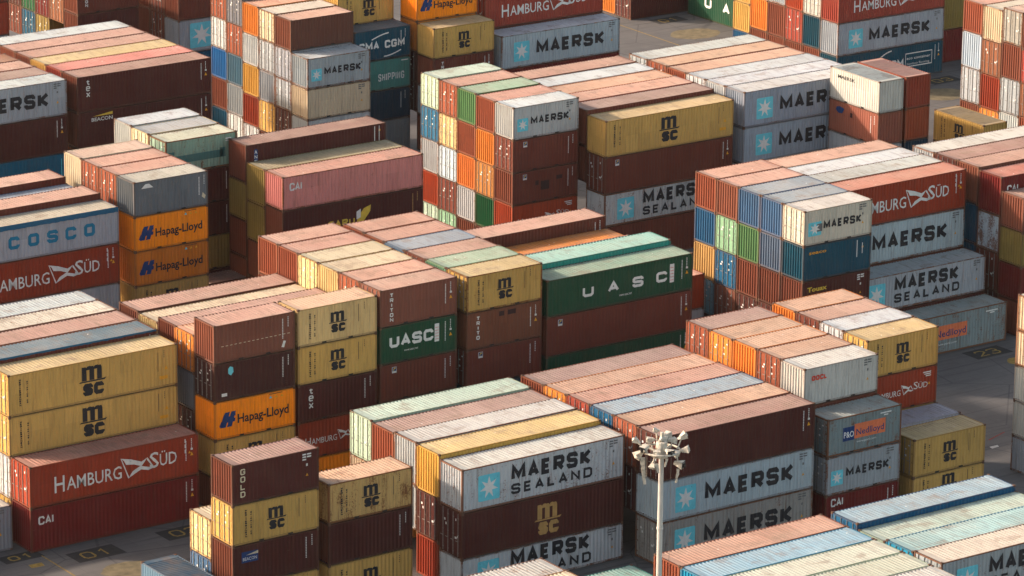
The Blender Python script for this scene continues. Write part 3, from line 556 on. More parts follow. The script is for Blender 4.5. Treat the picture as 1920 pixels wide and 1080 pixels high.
# key: (length, x0, y of row 0, where, {row: 'top tokens top-down'}); token colour[.d doors][:mark][*height][~roof colour][!rust]
BAYS = dict(
 A0=(12.192, 0.0, YA, 'block at left edge', {
   0: '5.68 rd.d:hsud*2.76 dr:caidr*2.92~rd', 1: '11.0 ms.d:msc*2.78 ms.d:msc*2.62 wh.d*2.8 ms.d*2.8', 2: '11.27 br:mw~sb2!.5 br wh br', 3: '11.28 br br', 4: '11.31 wr~wrr!1 br', 5: '11.31 wh br'}),
 A0L=(12.192, -12.85, 1.25, 'alone at lower left edge', {0: '3.0 gb2:mg~stripe'}),
 A1=(6.058, 13.42, YA, 'bay with orange logo container', {0: '12.58 brl:dash brd.d:blob orr:hapag ms:msc br', 1: '11.3 or2.d gb dk.d'}),
 A1m=(12.192, 13.7, YA, 'behind brown stack at left', {2: '11.19 br dk', 3: '10.8 cr dk', 4: '10.9 brl br'}),
 A2=(6.058, 19.7, YA, 'bay with paired yellow tops', {0: '12.58 msp.d:msc ms:msc dk:tex rd:hsud orr:hapag'}),
 A3=(6.058, 26.0, YA, 'block topped by vertical-lettered brown', {0: '12.82 brl.d:triton gn:uasc20 br:flor dk br', 1: '12.82 og.d og', 2: '12.82 cr ms', 3: '12.84 cr.d og', 4: '12.84 og br', 5: '12.84 og br br'}),
 A4=(6.058, 32.85, YA, 'bay left of tall green', {0: '12.64 ms.d:msc!.5 br2:trito br.d:flor nv dk', 1: '12.64 lg br', 2: '12.6 br.d dk', 3: '12.58 sb br', 4: '12.58 og br', 5: '12.6 og br'}),
 A5=(12.192, 39.32, YA, 'long green block in centre', {0: '11.29 gn:uasc40*2.62 br:flor*2.75 gn:mw*2.9 br', 1: '11.62 tq br', 2: '10.75 pk br', 3: '10.6 or2~orr2 br', 4: '11.47 br:mw br dk'}),
 A6=(6.058, 54.3, YA, 'gap right of long green', {4: '5.79 rdo wh', 3: '2.6 br'}),
 A7=(6.058, 61.18, YA, 'colourful end wall right of centre', {0: '12.68 cr2.d:maerskC nv:seaco dk:touax dk dk', 1: '12.68 bl2 gb3 dk dk.d dk', 2: '12.68 bl2 gn2 br dk.d br', 3: '12.68 brl lg.d~brl2 blb.d brl.d dk', 4: '12.68 og!0 blt msy sbd.d dk2'}),
 A8=(12.192, 68.05, YA, 'right block topped by red', {0: '2.95 gt:ned', 1: '5.8 gy:sealand*2.7 dk', 2: '11.73 rd:hsud*2.93 lb:maersk*2.95 br br', 3: '11.75 gy2~gy br', 4: '11.68 wh br', 5: '11.68 tan br'}),
 A9=(6.058, 81.4, YA, 'short stack at right edge', {0: '10.5 brl*2.6 my*2.62 dr*2.62 br'}),
 A9m=(12.192, 81.4, YA, 'long block at right edge', {1: '11.5 dr:cai*2.95~rd lb*2.85!.8 br.d dk.d', 2: '11.68 brl tl*3.0 tl br', 3: '11.64 dk.d br', 4: '11.62 wr br', }),
 B0=(6.058, 3.56, YB, 'near stack bottom left', {2: '10.56 dk:gold ms.d:msc dk:beacon ms:msc', 3: '6.36 cr.d bl2.d gy'}),
 B1=(6.058, 10.3, YB, 'near stack topped by rust', {2: '8.05 msr:msc*2.56 dk:mw*2.66 ms:msc*2.83'}),
 B2=(12.192, 18.27, YB, 'near block left of mast', {1: '8.18 wr:sealand*2.84!.62 dk.d:mscg*2.98 wr:sealand!.4', 2: '8.43 ye dk.d rd', 3: '8.5 wr!.6 gy', 4: '8.38 og~prp tan', 5: '8.48 lg2.d~lg2r crr ms'}),
 B3=(12.192, 31.35, YB, 'near block behind mast', {0: '8.56 dk.d:mw*2.98 lb:maersk*2.7 gy2.d:maersk', 1: '8.6 og.d~tanr dk.d', 2: '8.58 blb.d~sbr br', 3: '8.56 rdl.d~pkr br', 4: '8.5 or2.d~tanr br', 5: '8.44 og~prp br'}),
 B4=(6.058, 44.63, YB, 'near bay right of mast', {0: '7.18 gt.d:po gy.d:maersk*2.6 dr:cai20', 1: '9.89 w2:oocl*2.55 br br', 2: '9.9 og.d~tanr br br', 3: '9.9 or2~tanr br br', 4: '9.86 or2.d~tanr br br', 5: '9.86 og.d~prp br br'}),
 B5=(6.058, 51.85, YB, 'near bay beside right road', {0: '4.47 ms.d:msc*2.62 ms:msc', 1: '4.58 whl ms', 2: '9.84 ms.d:msc*2.66 rd:hsud*2.6 ms br', 3: '9.88 wh.d br', 4: '9.86 br.d br', 5: '9.86 or2~tanr br'}),
 R0=(6.058, 61.86, -24.07, 'pale wall at right edge', {0: '12.2 crr*2.44 crr*2.44 w2*2.44 w2*2.44 gy*2.44'}),
 D0=(12.192, 0.0, -53.0, 'roofs at bottom centre', {5: '9.15 wr!1 br', 4: '9.2 cr br', 3: '9.2 cr br'}),
 D1=(12.192, 18.6, YD, 'bottom roofs right of mast', {5: '8.69 og~pkr br br', 4: '8.69 blc~skyb br br', 3: '8.69 lg2~pale br', 2: '8.69 lg2~pale br', 1: '8.69 w2 br', 0: '8.69 gy br'}),
 D2=(12.192, 31.55, YD, 'bottom right corner block', {5: '8.66 blb.d~skyl br br', 4: '8.33 lg2~pale2 br', 3: '8.5 blc.d~pteal br', 2: '8.6 gy.d:sealand~creamw!.6 br', 1: '5.8 br br'}),
 TQ=(12.192, 14.0, -30.1, 'lane at bottom centre', {0: '2.6 tq'}),
 C0=(12.192, 12.1, YC, 'spaced-letter block at left', {0: '11.3 gl:cosco*2.65~canvas rd:hsud*2.93 gl*2.9 br', 1: '11.72 br br', 2: '11.25 sb br', 3: '11.72 br br'}),
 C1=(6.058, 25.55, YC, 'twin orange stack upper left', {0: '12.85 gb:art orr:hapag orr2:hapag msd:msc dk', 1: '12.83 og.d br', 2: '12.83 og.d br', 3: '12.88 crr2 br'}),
 C2=(6.058, 32.6, YC, 'weathered green stack upper left', {2: '2.6 dk', 3: '13.05 lgd.d:patch~lg2w dk:mw dk:mw my dk', 4: '13.1 cr3.d~gyr br', 5: '13.18 wh br'}),
 C3=(12.192, 37.88, YC, 'pink stack upper left', {0: '11.37 pk:cai*2.56 dk:caru*2.95 dk br', 1: '11.36 my my dk br', 2: '12.6 dk:anf*2.9 my dk br'}),
 C4=(6.058, 59.9, YC, 'colourful end wall above centre', {1: '12.87 wh:maersk br.d:flor br:florp rdo:hsud dk', 2: '12.82 og or2 orb.d gnd dk', 3: '12.88 gn2 og or3 wh dk', 4: '12.9 og.d cr.d lb2.d br.d lg.d', 5: '12.96 lg2.d blu.d wh rdo lg2.d'}),
 C5=(12.192, 66.7, YC, 'block with long yellow front', {0: '11.42 ms:msc*2.9 br.d:flor*2.9 wr:sealand*2.6 br', 1: '11.72 br~prp br', 2: '11.74 rdl~pkr br', 3: '11.7 or2~tanr br', 4: '11.73 wh br', 5: '11.78 br br'}),
 C6=(12.192, 79.92, YC, 'white roofed block upper right', {0: '11.84 gyb:maersk*2.9 gyb:maersk*2.9 gy br', 1: '11.82 wh gy', 2: '11.8 wh.d gy', 3: '11.78 og~tanr br', 4: '11.8 og.d~tanr br', 5: '11.8 gy.d~gygr br'}),
 CW=(12.192, 115.0, YC, 'far wall top right corner', {5: '11.8 og*2.7 wbl*3.05 gy.d*3.0 br', 4: '11.8 crr*2.92 brd2.d*2.95 rd*2.95 or2.d', 3: '12.1 gy2.d*2.95 br:mw*3.0 gy.d*3.0 wh', 2: '11.9 br rd2.d brd2.d og'}),
 E0=(6.058, 60.35, YE, 'tall end wall at top', {0: '10.3 gy:maersk crr:mg!.45 wh br', 1: '12.98 brp gy.d gy.d dk.d wh.d', 2: '13.02 crr.d gy.d gy ms.d dk', 3: '13.08 or2 wh ye rd wh.d', 4: '13.42 gb.d og.d sbe gy wh.d', 5: '13.45 og.d wh.d bll br tl'}),
 E1=(5.5, 66.5, YE, 'navy topped stack at top', {1: '11.15 nv:cma20*2.65 tqd:ship*2.6 nv2:mw*2.6 gyd', 2: '13.65 ms:msc br'}),
 E2=(6.058, 72.62, YE, 'bright orange stack at top', {0: '11.2 ms:msc*2.6 br:triton gy dk', 1: '13.88 orr:hapag*2.6 or2 dk.d dk.d'}),
 E3=(12.192, 79.45, YE, 'block at top centre', {0: '9.64 lb:maersk*2.88 dr br', 1: '12.65 rdl.d:hsud*2.93 br'}),
 Em1=(12.192, 39.1, YE, 'big maroon block upper left', {0: '11.68 dk:tex*2.9 dk:beacon40*2.9 dk br', 1: '11.68 rdl~pkr2 br', 2: '11.66 ms~msr2 br', 3: '11.66 br br', 4: '11.66 br br', 5: '11.66 wh br'}),
 Em2=(12.192, 26.0, YE, 'upper block at left edge', {0: '11.68 gy:maersk*2.85 dk:mw*3.05 cbl:cmaarc*2.9 br', 1: '11.66 rdl~prp br', 2: '11.66 br br', 3: '11.66 br~rusty br', 4: '11.4 br br'}),
 G0=(12.192, 66.65, YG, 'far star stack top left', {0: '12.1 br*2.9 br*2.95 gl:star40*2.95 tl', 1: '12.1 br br.d br.d gy.d', 2: '12.1 br br br br'}),
 Gm=(6.058, 56.6, YG, 'far brown block top left', {0: '13.9 br*2.9 br:triton*2.9 dk br dk', 1: '14.5 br.d br.d brd2.d br.d', 2: '14.5 br rdl.d dr.d my.d', 3: '14.5 br lgd.d gnd.d tl.d', 4: '14.5 br dk.d dk.d br.d', 5: '14.5 br brl.d br.d brl.d'}),  # rear rows: muted door colours stand in for shade on this block
 Gl=(12.192, 37.75, YG, 'far top left corner stack', {0: '13.1 rd*2.9 rd*2.9 gy:mg*2.9 dk'}),
 G3=(12.192, 115.8, YG, 'by far yard road', {0: '2.95 dk.d:anf2', 1: '2.9 or2 dk'}),
 H=(12.192, 115.5, YE, 'far block top right', {0: '8.95 rdl:hsud*2.95 gy:maersk*2.95 nv:cma40', 1: '8.98 w2.d*2.95 nv br', 2: '9.05 rdo*2.95 rdl.d*2.95 br', 3: '9.05 gy*2.95 br*2.95 br', 4: '9.05 gy*2.95 or2 br', 5: '7.8 ms*2.6 ms*2.65 blb'}),
 H1=(12.192, 129.2, YE, 'dim stack beyond top right block', {1: '8.95 my*2.9 my*3.0 dr'}),
)
ROT = [  # x, y of near end, top, tokens, where
 (88.15, 24.7, 6.058, 12.9, 'w3:smalltext br3:rot gy:star20 gy', 'crosswise pair right of white roofs', 'left'),
 (90.85, 24.7, 6.058, 12.9, 'dro:mw dro2:mw nv2 gy', 'crosswise pair right of white roofs', 'right'),
 (99.2, 24.95, 6.058, 7.77, 'ms2:msc ms br', 'crosswise yellow spot upper right', ''),
 (121.9, 81.5, 12.192, 2.9, 'gn:uascrot', 'crosswise by far yard road', ''),
 (-.15, -20.0, 6.058, 3.9, 'sbx', 'crosswise at bottom left', ''),
]
C.update(tq=(.03, .27, .22), br3=(.26, .085, .055), ms2=C['ms'], w3=(.47, .47, .43), dro=(.25, .045, .025), dro2=(.33, .07, .03), sbx=(.10, .18, .25), brd=(.06, .02, .018), gb2=(.22, .22, .24), blb=(.008, .09, .19),
    blt=(.02, .10, .20), blc=(.02, .26, .42), msy=(.50, .30, .11), sbd=(.16, .34, .42), dk2=(.08, .03, .02), gb3=(.10, .14, .20), cr2=(.50, .47, .38), whl=(.42, .42, .47),
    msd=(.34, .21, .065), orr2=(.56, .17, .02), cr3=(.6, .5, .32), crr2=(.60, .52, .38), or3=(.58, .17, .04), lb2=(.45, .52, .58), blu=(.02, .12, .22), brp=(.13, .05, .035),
    gyb=(.27, .31, .36), bll=(.02, .13, .32), sbe=(.08, .16, .21), wbl=(.42, .50, .56), brd2=(.24, .09, .045), rd2=(.30, .04, .03), rdr=(.3, .04, .02))
DEC['dteal'] = flat('lettering_dark_teal', (.05, .13, .12))
ROOF_FIX.update(wh=(.43, .47, .49), gy=(.40, .44, .45), wr=(.45, .45, .43), gyb=(.45, .47, .47), w2=(.46, .47, .45), cr2=(.46, .46, .43), whl=(.40, .41, .46), lb=(.46, .47, .50), w3=(.48, .50, .47), ms2=(.42, .29, .15), sbx=(.045, .095, .15), my=(.36, .30, .19), gb3=(.24, .28, .33), crr=(.50, .46, .38), gyd=(.3, .3, .3))
ROOFS = dict(sb2=(.11, .16, .20), wrr=(.50, .46, .38), stripe=(.42, .40, .36), orr2=(.56, .20, .05), prp=(.32, .22, .19), tanr=(.45, .29, .21), pkr=(.47, .28, .215), pkr2=(.50, .20, .17),
    sbr=(.28, .35, .42), lg2r=(.38, .47, .40), pale=(.44, .47, .40), pale2=(.34, .43, .37), skyb=(.24, .38, .48), skyl=(.29, .40, .48), pteal=(.26, .39, .40), creamw=(.50, .45, .38),
    canvas=(.40, .36, .29), lg2w=(.46, .47, .38), gyr=(.36, .38, .39), msr2=(.46, .35, .19), rusty=(.33, .16, .10), brl2=(.38, .24, .21), gygr=(.36, .40, .38), gy=(.40, .42, .41), rd=(.38, .15, .12))
WORDS = dict(ms='yellow', msp='pale yellow', msr='rusty yellow', my='olive yellow', br='brown', brl='reddish brown', br2='tan brown', dk='dark maroon', dr='deep red', og='terracotta', rdo='bright orange red', rd='red',
    rdl='faded red', orr='bright orange', or2='orange', orb='worn orange', gy='light grey', gy2='dirty grey', gyd='dim grey', lb='pale blue grey', wh='white', w2='off white', wr='rusty white', cr='cream', crr='beige',
    gb='slate grey', gl='lilac grey', gt='grey green', gn='dark green', gnd='dark green', gn2='bright green', lg='pale green', lgd='rust streaked green', lg2='mint', tq='turquoise', tqd='teal', bl='blue', bl2='steel blue',
    nv='navy blue', nv2='dark navy', tl='dark teal', pk='pink', ye='golden yellow', sb='faded blue', lbl='light blue', tan='tan', cbl='deep blue', br3='brick red', ms2='yellow', w3='creamy white', dro='brick red', dro2='orange red', sbx='blue',
    brd='dark brown', gb2='striped grey', blb='blue', blt='blue', blc='blue', msy='sandy yellow', sbd='light blue', dk2='dark brown', gb3='grey blue', cr2='cream ended grey', whl='lilac white', msd='shaded yellow',
    orr2='scuffed orange', cr3='cream', crr2='weathered cream', or3='orange', lb2='pale blue', blu='blue', brp='brown', gyb='bluish grey', bll='bright blue', sbe='grey blue', wbl='white and blue', brd2='rusty brown', rd2='red')
MARKW = dict(maersk='star and black letters', maerskC='patched star and letters', sealand='star and two-line lettering', msc='black letter logo', mscg='gold letter logo', hsud='white name and flag', hapag='blue logo and name',
    uasc20='white letters', uasc40='widely spaced white letters', uascrot='big white letters', triton='vertical white letters', trito='vertical letters and patches', gold='vertical cream letters', tex='vertical white letters',
    beacon='small blue sign', beacon40='small white name', flor='small square emblem', florp='emblem and dark patches', cai='short white letters', caidr='short white letters', cai20='short white letters', caru='yellow name and logo',
    anf='blue vertical sign', seaco='small orange name', touax='yellow name', oocl='small red letters', po='blue and orange sign', ned='orange sign', cma20='white name and arcs', cma40='white name and boxed words',
    ship='scraped white letters', cosco='spaced blue letters', art='small white emblem', patch='painted-over lettering', blob='round blue sticker', dash='dashed white line', rot='blue bird emblem', star40='cyan star', smalltext='small dark letters', star20='cyan star', cmaarc='white arcs')
ORD = ['front', 'second', 'third', 'fourth', 'fifth', 'rearmost']
TIER = ['top', 'second down', 'third down', 'fourth down', 'lowest']
import re
def parse(tok):
    m = re.match(r'([a-z0-9]+)(\.d)?(?::([a-zA-Z0-9]+))?(?:\*([\d.]+))?(?:~([a-z0-9]+))?(?:!([\d.]+))?$', tok)
    assert m, tok
    c, dd, mk, hh, rf, ru = m.groups()
    assert c in C, c
    return c, 'd' if dd else 'p', mk or '', float(hh) if hh else None, ROOFS[rf] if rf else None, float(ru) if ru else None
SEEN = None
SEEN = set(int(q) for q in '''100 101 110 111 112 113 120 130 140 150 200 300 301 302 303 304 310 311 312 420 430 440 500 501 502 503 504 600 601 602 603 610 620 630 640 650 651 700 701 702 703 710 720 730 740 750 800 801 802 810 820 830 840 930 940 941 1000 1001 1002 1010 1011 1012 1013 1020 1021 1022 1023 1030 1031 1032 1033 1040 1041 1042 1043 1044 1100 1110 1111 1120 1121 1122 1130 1140 1150 1200 1201 1202 1203 1310 1311 1312 1313 1320 1321 1322 1330 1340 1420 1421 1422 1423 1430 1431 1520 1521 1522 1610 1611 1612 1620 1621 1622 1630 1631 1640 1650 1651 1652 1700 1701 1702 1710 1711 1720 1730 1740 1750 1800 1801 1802 1810 1811 1820 1830 1840 1850 1900 1901 1910 1920 1921 1922 1930 1940 1950 2140 2150 2210 2220 2230 2240 2250 2320 2330 2340 2350 2400 2500 2501 2502 2510 2520 2530 2600 2601 2602 2603 2610 2620 2630 2720 2730 2731 2732 2733 2734 2740 2750 2800 2801 2810 2811 2812 2813 2820 2821 2822 2823 2910 2911 2912 2913 2920 2921 2922 2923 2924 2930 2931 2932 2933 2934 2940 2941 2942 2943 2944 2950 2951 2952 2953 2954 3000 3001 3002 3003 3010 3011 3020 3030 3040 3050 3100 3101 3102 3110 3120 3130 3140 3150 3220 3221 3222 3223 3230 3231 3232 3233 3240 3241 3242 3243 3250 3251 3252 3253 3300 3301 3302 3310 3311 3312 3313 3320 3321 3322 3323 3324 3330 3331 3332 3333 3334 3340 3341 3342 3343 3344 3350 3351 3352 3353 3354 3410 3411 3412 3413 3420 3421 3500 3501 3502 3503 3510 3511 3512 3513 3600 3601 3610 3611 3700 3701 3702 3710 3720 3730 3740 3750 3800 3801 3802 3810 3820 3830 3901 3902 3903 3911 3912 3921 3922 4001 4012 4022 4023 4032 4033 4042 4043 4053 4100 4101 4102 4200 4210 4300 4301 4302 4310 4311 4312 4320 4321 4322 4330 4331 4332 4341 4342 4350 4351 4352 4411 4412 4500 4501 4502 4600 4601 4602 4700 4701 4800 4900'''.split())
def label(c, mk, t, rowtxt, where, L):
    a = WORDS[c]+' container'; b_ = ', '+TIER[min(t, 4)]+(', '+rowtxt if rowtxt else '')+', '+where
    k_ = ', '+MARKW[mk] if mk in MARKW else ''
    return a+k_+b_ if len((a+k_+b_).split()) <= 16 else a+b_
def stack(cid0, x, y, L, top, toks, rowtxt, where, rot=0.0, front=True):
    z = top; n = len(toks); default = 2.57 if L < 7 else 2.87
    for t, tok in enumerate(toks):
        c, end, mk, hh, rf, ru = parse(tok); h = hh or default
        if t == n-1 and z-h < .9 and z > 1.6: h = z            # last one rests on the ground
        h = min(h, 3.1); z -= h; cid = cid0+t
        if z < -.05: break
        if cid not in SEEN and not front: continue          # the photo shows nothing of it
        if mk == 'anf2': mk = 'mw'
        if mk == 'star20': mk = 'onlystar'
        roof = rf if t == 0 else (C[c] if rf is None else rf)
        o = shipping_container(cid, x, y, z, L, h, c, end, mk, rot, rf, ru)
        lab = label(c, mk, t, rowtxt, where, L)
        o['label'] = lab; o['category'] = 'container'
        o['group'] = 'long containers stacked in the yard' if L > 9 else 'short containers stacked in the yard'
cid = 0
for key, (L, x0, y0, where, rows) in BAYS.items():
    cid += 100
    ks = sorted(rows)
    for rk in ks:
        toks = rows[rk].split()
        i = ks.index(rk)
        rowtxt = '' if len(ks) == 1 else ('front stack' if i == 0 else 'rearmost stack' if i == len(ks)-1 else '%s stack back' % ORD[i])
        stack(cid+rk*10, x0, y0+rk*P_ROW, L, float(toks[0]), toks[1:], rowtxt, where, front=(i == 0))
for i, (x, yn, L, top, toks, where, side) in enumerate(ROT):
    cid += 100
    stack(cid, x, yn+L, L, top, toks.split(), ('%s stack' % side) if side else '', where, rot=-math.pi/2)

# ------------------------------------------------------------------ ground
def setup(o, kind=None, label=None, cat=None, group=None):
    if kind: o['kind'] = kind
    if label: o['label'] = label
    if cat: o['category'] = cat
    if group: o['group'] = group
    return o
m, t, b = newmat('asphalt'); n, l = t.nodes, t.links
tc = n.new('ShaderNodeTexCoord'); PO = tc.outputs['Object']
g1 = noise(n, l, PO, .09, 5, .6); g2 = noise(n, l, PO, 1.1, 5, .65); g3 = noise(n, l, vmap(n, l, PO, (.25, 1.2, 1)), .55, 4, .6)
ca = mixc(n, l, ramp(n, l, g1, .35, .65), (.072, .066, .064), (.112, .102, .096))
ca = mixc(n, l, mathn(n, l, 'MULTIPLY', ramp(n, l, g3, .5, .75), .55), ca, (.046, .041, .040))
ca = mixc(n, l, mathn(n, l, 'MULTIPLY', ramp(n, l, g2, .55, .8), .35), ca, (.15, .14, .13))
br_ = n.new('ShaderNodeTexBrick'); l.new(PO, br_.inputs['Vector']); br_.inputs['Scale'].default_value = .2
br_.inputs['Mortar Size'].default_value = .006; br_.inputs['Color1'].default_value = (1, 1, 1, 1); br_.inputs['Color2'].default_value = (.9, .9, .9, 1); br_.inputs['Mortar'].default_value = (.72, .72, .72, 1)
ca = mixc(n, l, .8, ca, br_.outputs[0], 'MULTIPLY')
tm = noise(n, l, vmap(n, l, PO, (.05, 2.4, 1)), .9, 3, .5)
ca = mixc(n, l, mathn(n, l, 'MULTIPLY', ramp(n, l, tm, .56, .66), .45), ca, (.035, .032, .032))
cr_ = n.new('ShaderNodeTexVoronoi'); cr_.feature = 'DISTANCE_TO_EDGE'; cr_.inputs['Scale'].default_value = .16; l.new(PO, cr_.inputs['Vector'])
ca = mixc(n, l, mathn(n, l, 'MULTIPLY', ramp(n, l, cr_.outputs['Distance'], .012, .004), .5), ca, (.025, .024, .024))
l.new(ca, b.inputs['Base Color']); b.inputs['Roughness'].default_value = .85
M_ASPH = m
me = bpy.data.meshes.new('yard_ground'); s_ = 600
me.from_pydata([(-s_, -s_, 0), (s_, -s_, 0), (s_, s_, 0), (-s_, s_, 0)], [], [(0, 1, 2, 3)]); me.materials.append(M_ASPH)
g = bpy.data.objects.new('ground', me); col.objects.link(g); setup(g, 'structure')
M_YEL = flat('worn_yellow_road_paint', (.26, .17, .04), .5, .8, 4); M_BLK = flat('dark_road_patch', (.036, .033, .031), .3, .9, 2)
M_RED = flat('worn_red_road_paint', (.20, .03, .025), .4, .8); M_WHT = flat('worn_white_road_paint', (.45, .43, .40), .4, .8)
M_YEL2 = flat('faded_yellow_road_paint', (.15, .12, .07), .5, .85, 1.5)
def quad_obj(name, pts, z, mat, **k):
    me = bpy.data.meshes.new(name); me.from_pydata([(x, y, z) for x, y in pts], [], [tuple(range(len(pts)))]); me.materials.append(mat)
    if me.polygons[0].normal.z < 0: me.flip_normals()
    o = bpy.data.objects.new(name, me); col.objects.link(o); setup(o, 'structure'); return o
def blob(cx, cy, a, b_, seed):
    random.seed(seed); return [(cx+a*math.cos(k*.2618)*random.uniform(.93, 1.05), cy+b_*math.sin(k*.2618)*random.uniform(.93, 1.05)) for k in range(24)]
def bay_number(txt, cx, cy, wd=2.35, hg=1.25):
    quad_obj('bay_number_patch', [(cx-wd*.70, cy-hg*.75), (cx+wd*.74, cy-hg*.72), (cx+wd*.70, cy+hg*.75), (cx-wd*.72, cy+hg*.70)], .004, M_BLK)
    vs, fs = [], []
    for k, el in enumerate(block(txt, cx-wd*.43, cy-hg*.45, hg*.9, wd*.86, .15, 'yellow', .22)):
        fs += [tuple(q+len(vs) for q in f) for f in el[1]]; vs += [(x, y, .009+.001*(k % 3)) for x, y in el[0]]
    me = bpy.data.meshes.new('bay_number'); me.from_pydata(vs, [], fs); me.materials.append(M_YEL)
    o = bpy.data.objects.new('bay_number', me); col.objects.link(o); setup(o, 'structure')
bay_number('01', 3.35, -2.2); bay_number('03', 10.0, -1.85); bay_number('23', 77.2, -1.5); bay_number('01', 118.8, 92.6); bay_number('03', 125.8, 61.1)
bay_number('01', -.9, -.2, 1.9, .9)
def line(x0, y0, x1, y1, w_, mat=None):
    dx, dy = x1-x0, y1-y0; q = math.hypot(dx, dy); nx, ny = -dy/q*w_/2, dx/q*w_/2
    quad_obj('road_line', [(x0+nx, y0+ny), (x1+nx, y1+ny), (x1-nx, y1-ny), (x0-nx, y0-ny)], .0045, mat or M_YEL)
line(.34, -.7, .30, -14, .10); line(113.8, 93.6, 113.7, 80, .12); line(73.0, 0.0, 80.0, .75, .07, M_RED); line(64.6, -16.3, 66.6, -15.6, .12, M_RED)
quad_obj('road_mark', [(-1.25, -2.3), (-.35, -2.35), (-.25, -1.75), (-1.15, -1.7)], .005, M_YEL)
quad_obj('road_mark', [(63.6, -17.8), (64.3, -17.7), (64.4, -17.4), (63.7, -17.4)], .005, M_WHT)
for cx, cy, a, b_, sd_, mt in ((3.7, -5.9, 1.9, 1.5, 1, M_YEL2), (117.6, 86.9, 2.6, 1.9, 2, M_YEL2), (122.6, 57.2, 2.4, 2.0, 3, M_YEL2), (77.9, -4.3, 1.0, .9, 4, M_YEL)):
    quad_obj('painted_disc', blob(cx, cy, a, b_, sd_), .006, mt)

# ------------------------------------------------------------------ high light mast
M_POLE = flat('mast_paint', (.46, .44, .41), .12, .5, 2); M_LAMP = flat('weathered_white_lamp_housing', (.48, .44, .37), .6, .6, 5); M_BLKP = flat('black_lamp_face', (.012, .012, .014), .1, .3)
MX, MY, MZ = 16.7, -43.0, 16.95
mast = bpy.data.objects.new('light_mast', None); col.objects.link(mast); mast.location = (MX, MY, 0)
setup(mast, None, 'tall white light mast with a cluster of wrapped floodlights', 'light mast')
def mpart(name, bm, mats, parent=mast):
    o = bpy.data.objects.new(name, tomesh(bm, name, mats)); col.objects.link(o); o.parent = parent; return o
bm = bmesh.new(); tube(bm, (0, 0, 0), (0, 0, 11.5), .175, 16, 0, .155); tube(bm, (0, 0, 11.5), (0, 0, 11.62), .19, 16); tube(bm, (0, 0, 11.62), (0, 0, MZ-.9), .16, 16, 0, .135)
mpart('pole', bm, [M_POLE])
bm = bmesh.new(); nseg = 20
for k in range(nseg):
    a0, a1 = k*2*math.pi/nseg, (k+1)*2*math.pi/nseg
    tube(bm, (1.05*math.cos(a0), 1.05*math.sin(a0), MZ-.75), (1.05*math.cos(a1), 1.05*math.sin(a1), MZ-.75), .06, 6)
for k in range(4):
    a0 = k*math.pi/2+.4; tube(bm, (.1*math.cos(a0), .1*math.sin(a0), MZ-.9), (1.05*math.cos(a0), 1.05*math.sin(a0), MZ-.75), .07, 6)
tube(bm, (0, 0, MZ-1.15), (0, 0, MZ-.25), .38, 14, 0, .30); tube(bm, (.1, .1, MZ-.3), (.1, .1, MZ+.25), .10, 8)
mpart('head_frame', bm, [M_LAMP])
ax, ay = r.x, r.y; bx_, by_ = d.x, d.y
random.seed(5)
def lump(bm, c, sx, sy, sz, R, seed, mi=0):
    """crumpled wrapped lamp housing"""
    random.seed(seed); g_ = bmesh.ops.create_icosphere(bm, subdivisions=2, radius=1)
    for v in g_['verts']:
        q = v.co.copy(); k = 1+random.uniform(-.26, .26); q = Vector((q.x*sx*k, q.y*sy*k, q.z*sz*k)); v.co = Vector(c)+R @ q
    for f in {f for v in g_['verts'] for f in v.link_faces}: f.material_index = mi
def flood(px, depth, pz, yaw_, tilt, size=1.0, seed=0, blk=False):
    """px, depth: offsets along the view's right and away directions on the mast head"""
    cx, cy = ax*px+bx_*depth, ay*px+by_*depth
    R = Matrix.Rotation(yaw_, 3, 'Z') @ Matrix.Rotation(tilt, 3, 'Y')
    bm = bmesh.new(); s = size*.76
    prof_ = ((-.28, .14, .14), (-.10, .24, .22), (.16, .36, .30), (.28, .40, .33))
    rings = []
    for x_, hy, hz in prof_:
        random.seed(seed*7+int(x_*100)); j = lambda: random.uniform(.9, 1.1)
        rings.append([bm.verts.new(Vector((cx, cy, pz))+R @ Vector((x_*s*1.3, sy_*hy*s*j(), sz_*hz*s*j()))) for sy_, sz_ in ((-1, -1), (1, -1), (1, 1), (-1, 1))])
    for A, B in zip(rings, rings[1:]):
        for k in range(4): bm.faces.new((A[k], A[(k+1) % 4], B[(k+1) % 4], B[k]))
    bm.faces.new(rings[0][::-1]); bm.faces.new(rings[-1]).material_index = 1 if blk else 0
    if blk: tube(bm, Vector((cx, cy, pz))+R @ Vector((.30*s, 0, .05)), Vector((cx, cy, pz))+R @ Vector((.52*s, 0, -.12)), .24*s, 8, 1, .12*s)
    lump(bm, Vector((cx, cy, pz))+R @ Vector((-.3*s, 0, 0)), .26*s, .24*s, .22*s, R, seed+40)
    lump(bm, Vector((cx, cy, pz))+R @ Vector((.2*s, .05*s, -.03*s)), .30*s, .34*s, .30*s, R, seed+80)
    fl = mpart('floodlight', bm, [M_LAMP, M_BLKP])
    bm = bmesh.new(); dx = 1/max(.3, math.hypot(cx, cy))
    tube(bm, (cx*.95, cy*.95, pz-.1), (cx*dx*.9 if abs(px) > .9 else cx*.8, cy*dx*.9 if abs(px) > .9 else cy*.8, MZ-.75), .045, 6)
    b_o = bpy.data.objects.new('bracket', tomesh(bm, 'bracket', [M_LAMP])); col.objects.link(b_o); b_o.parent = fl
Y0 = math.atan2(ay, ax)
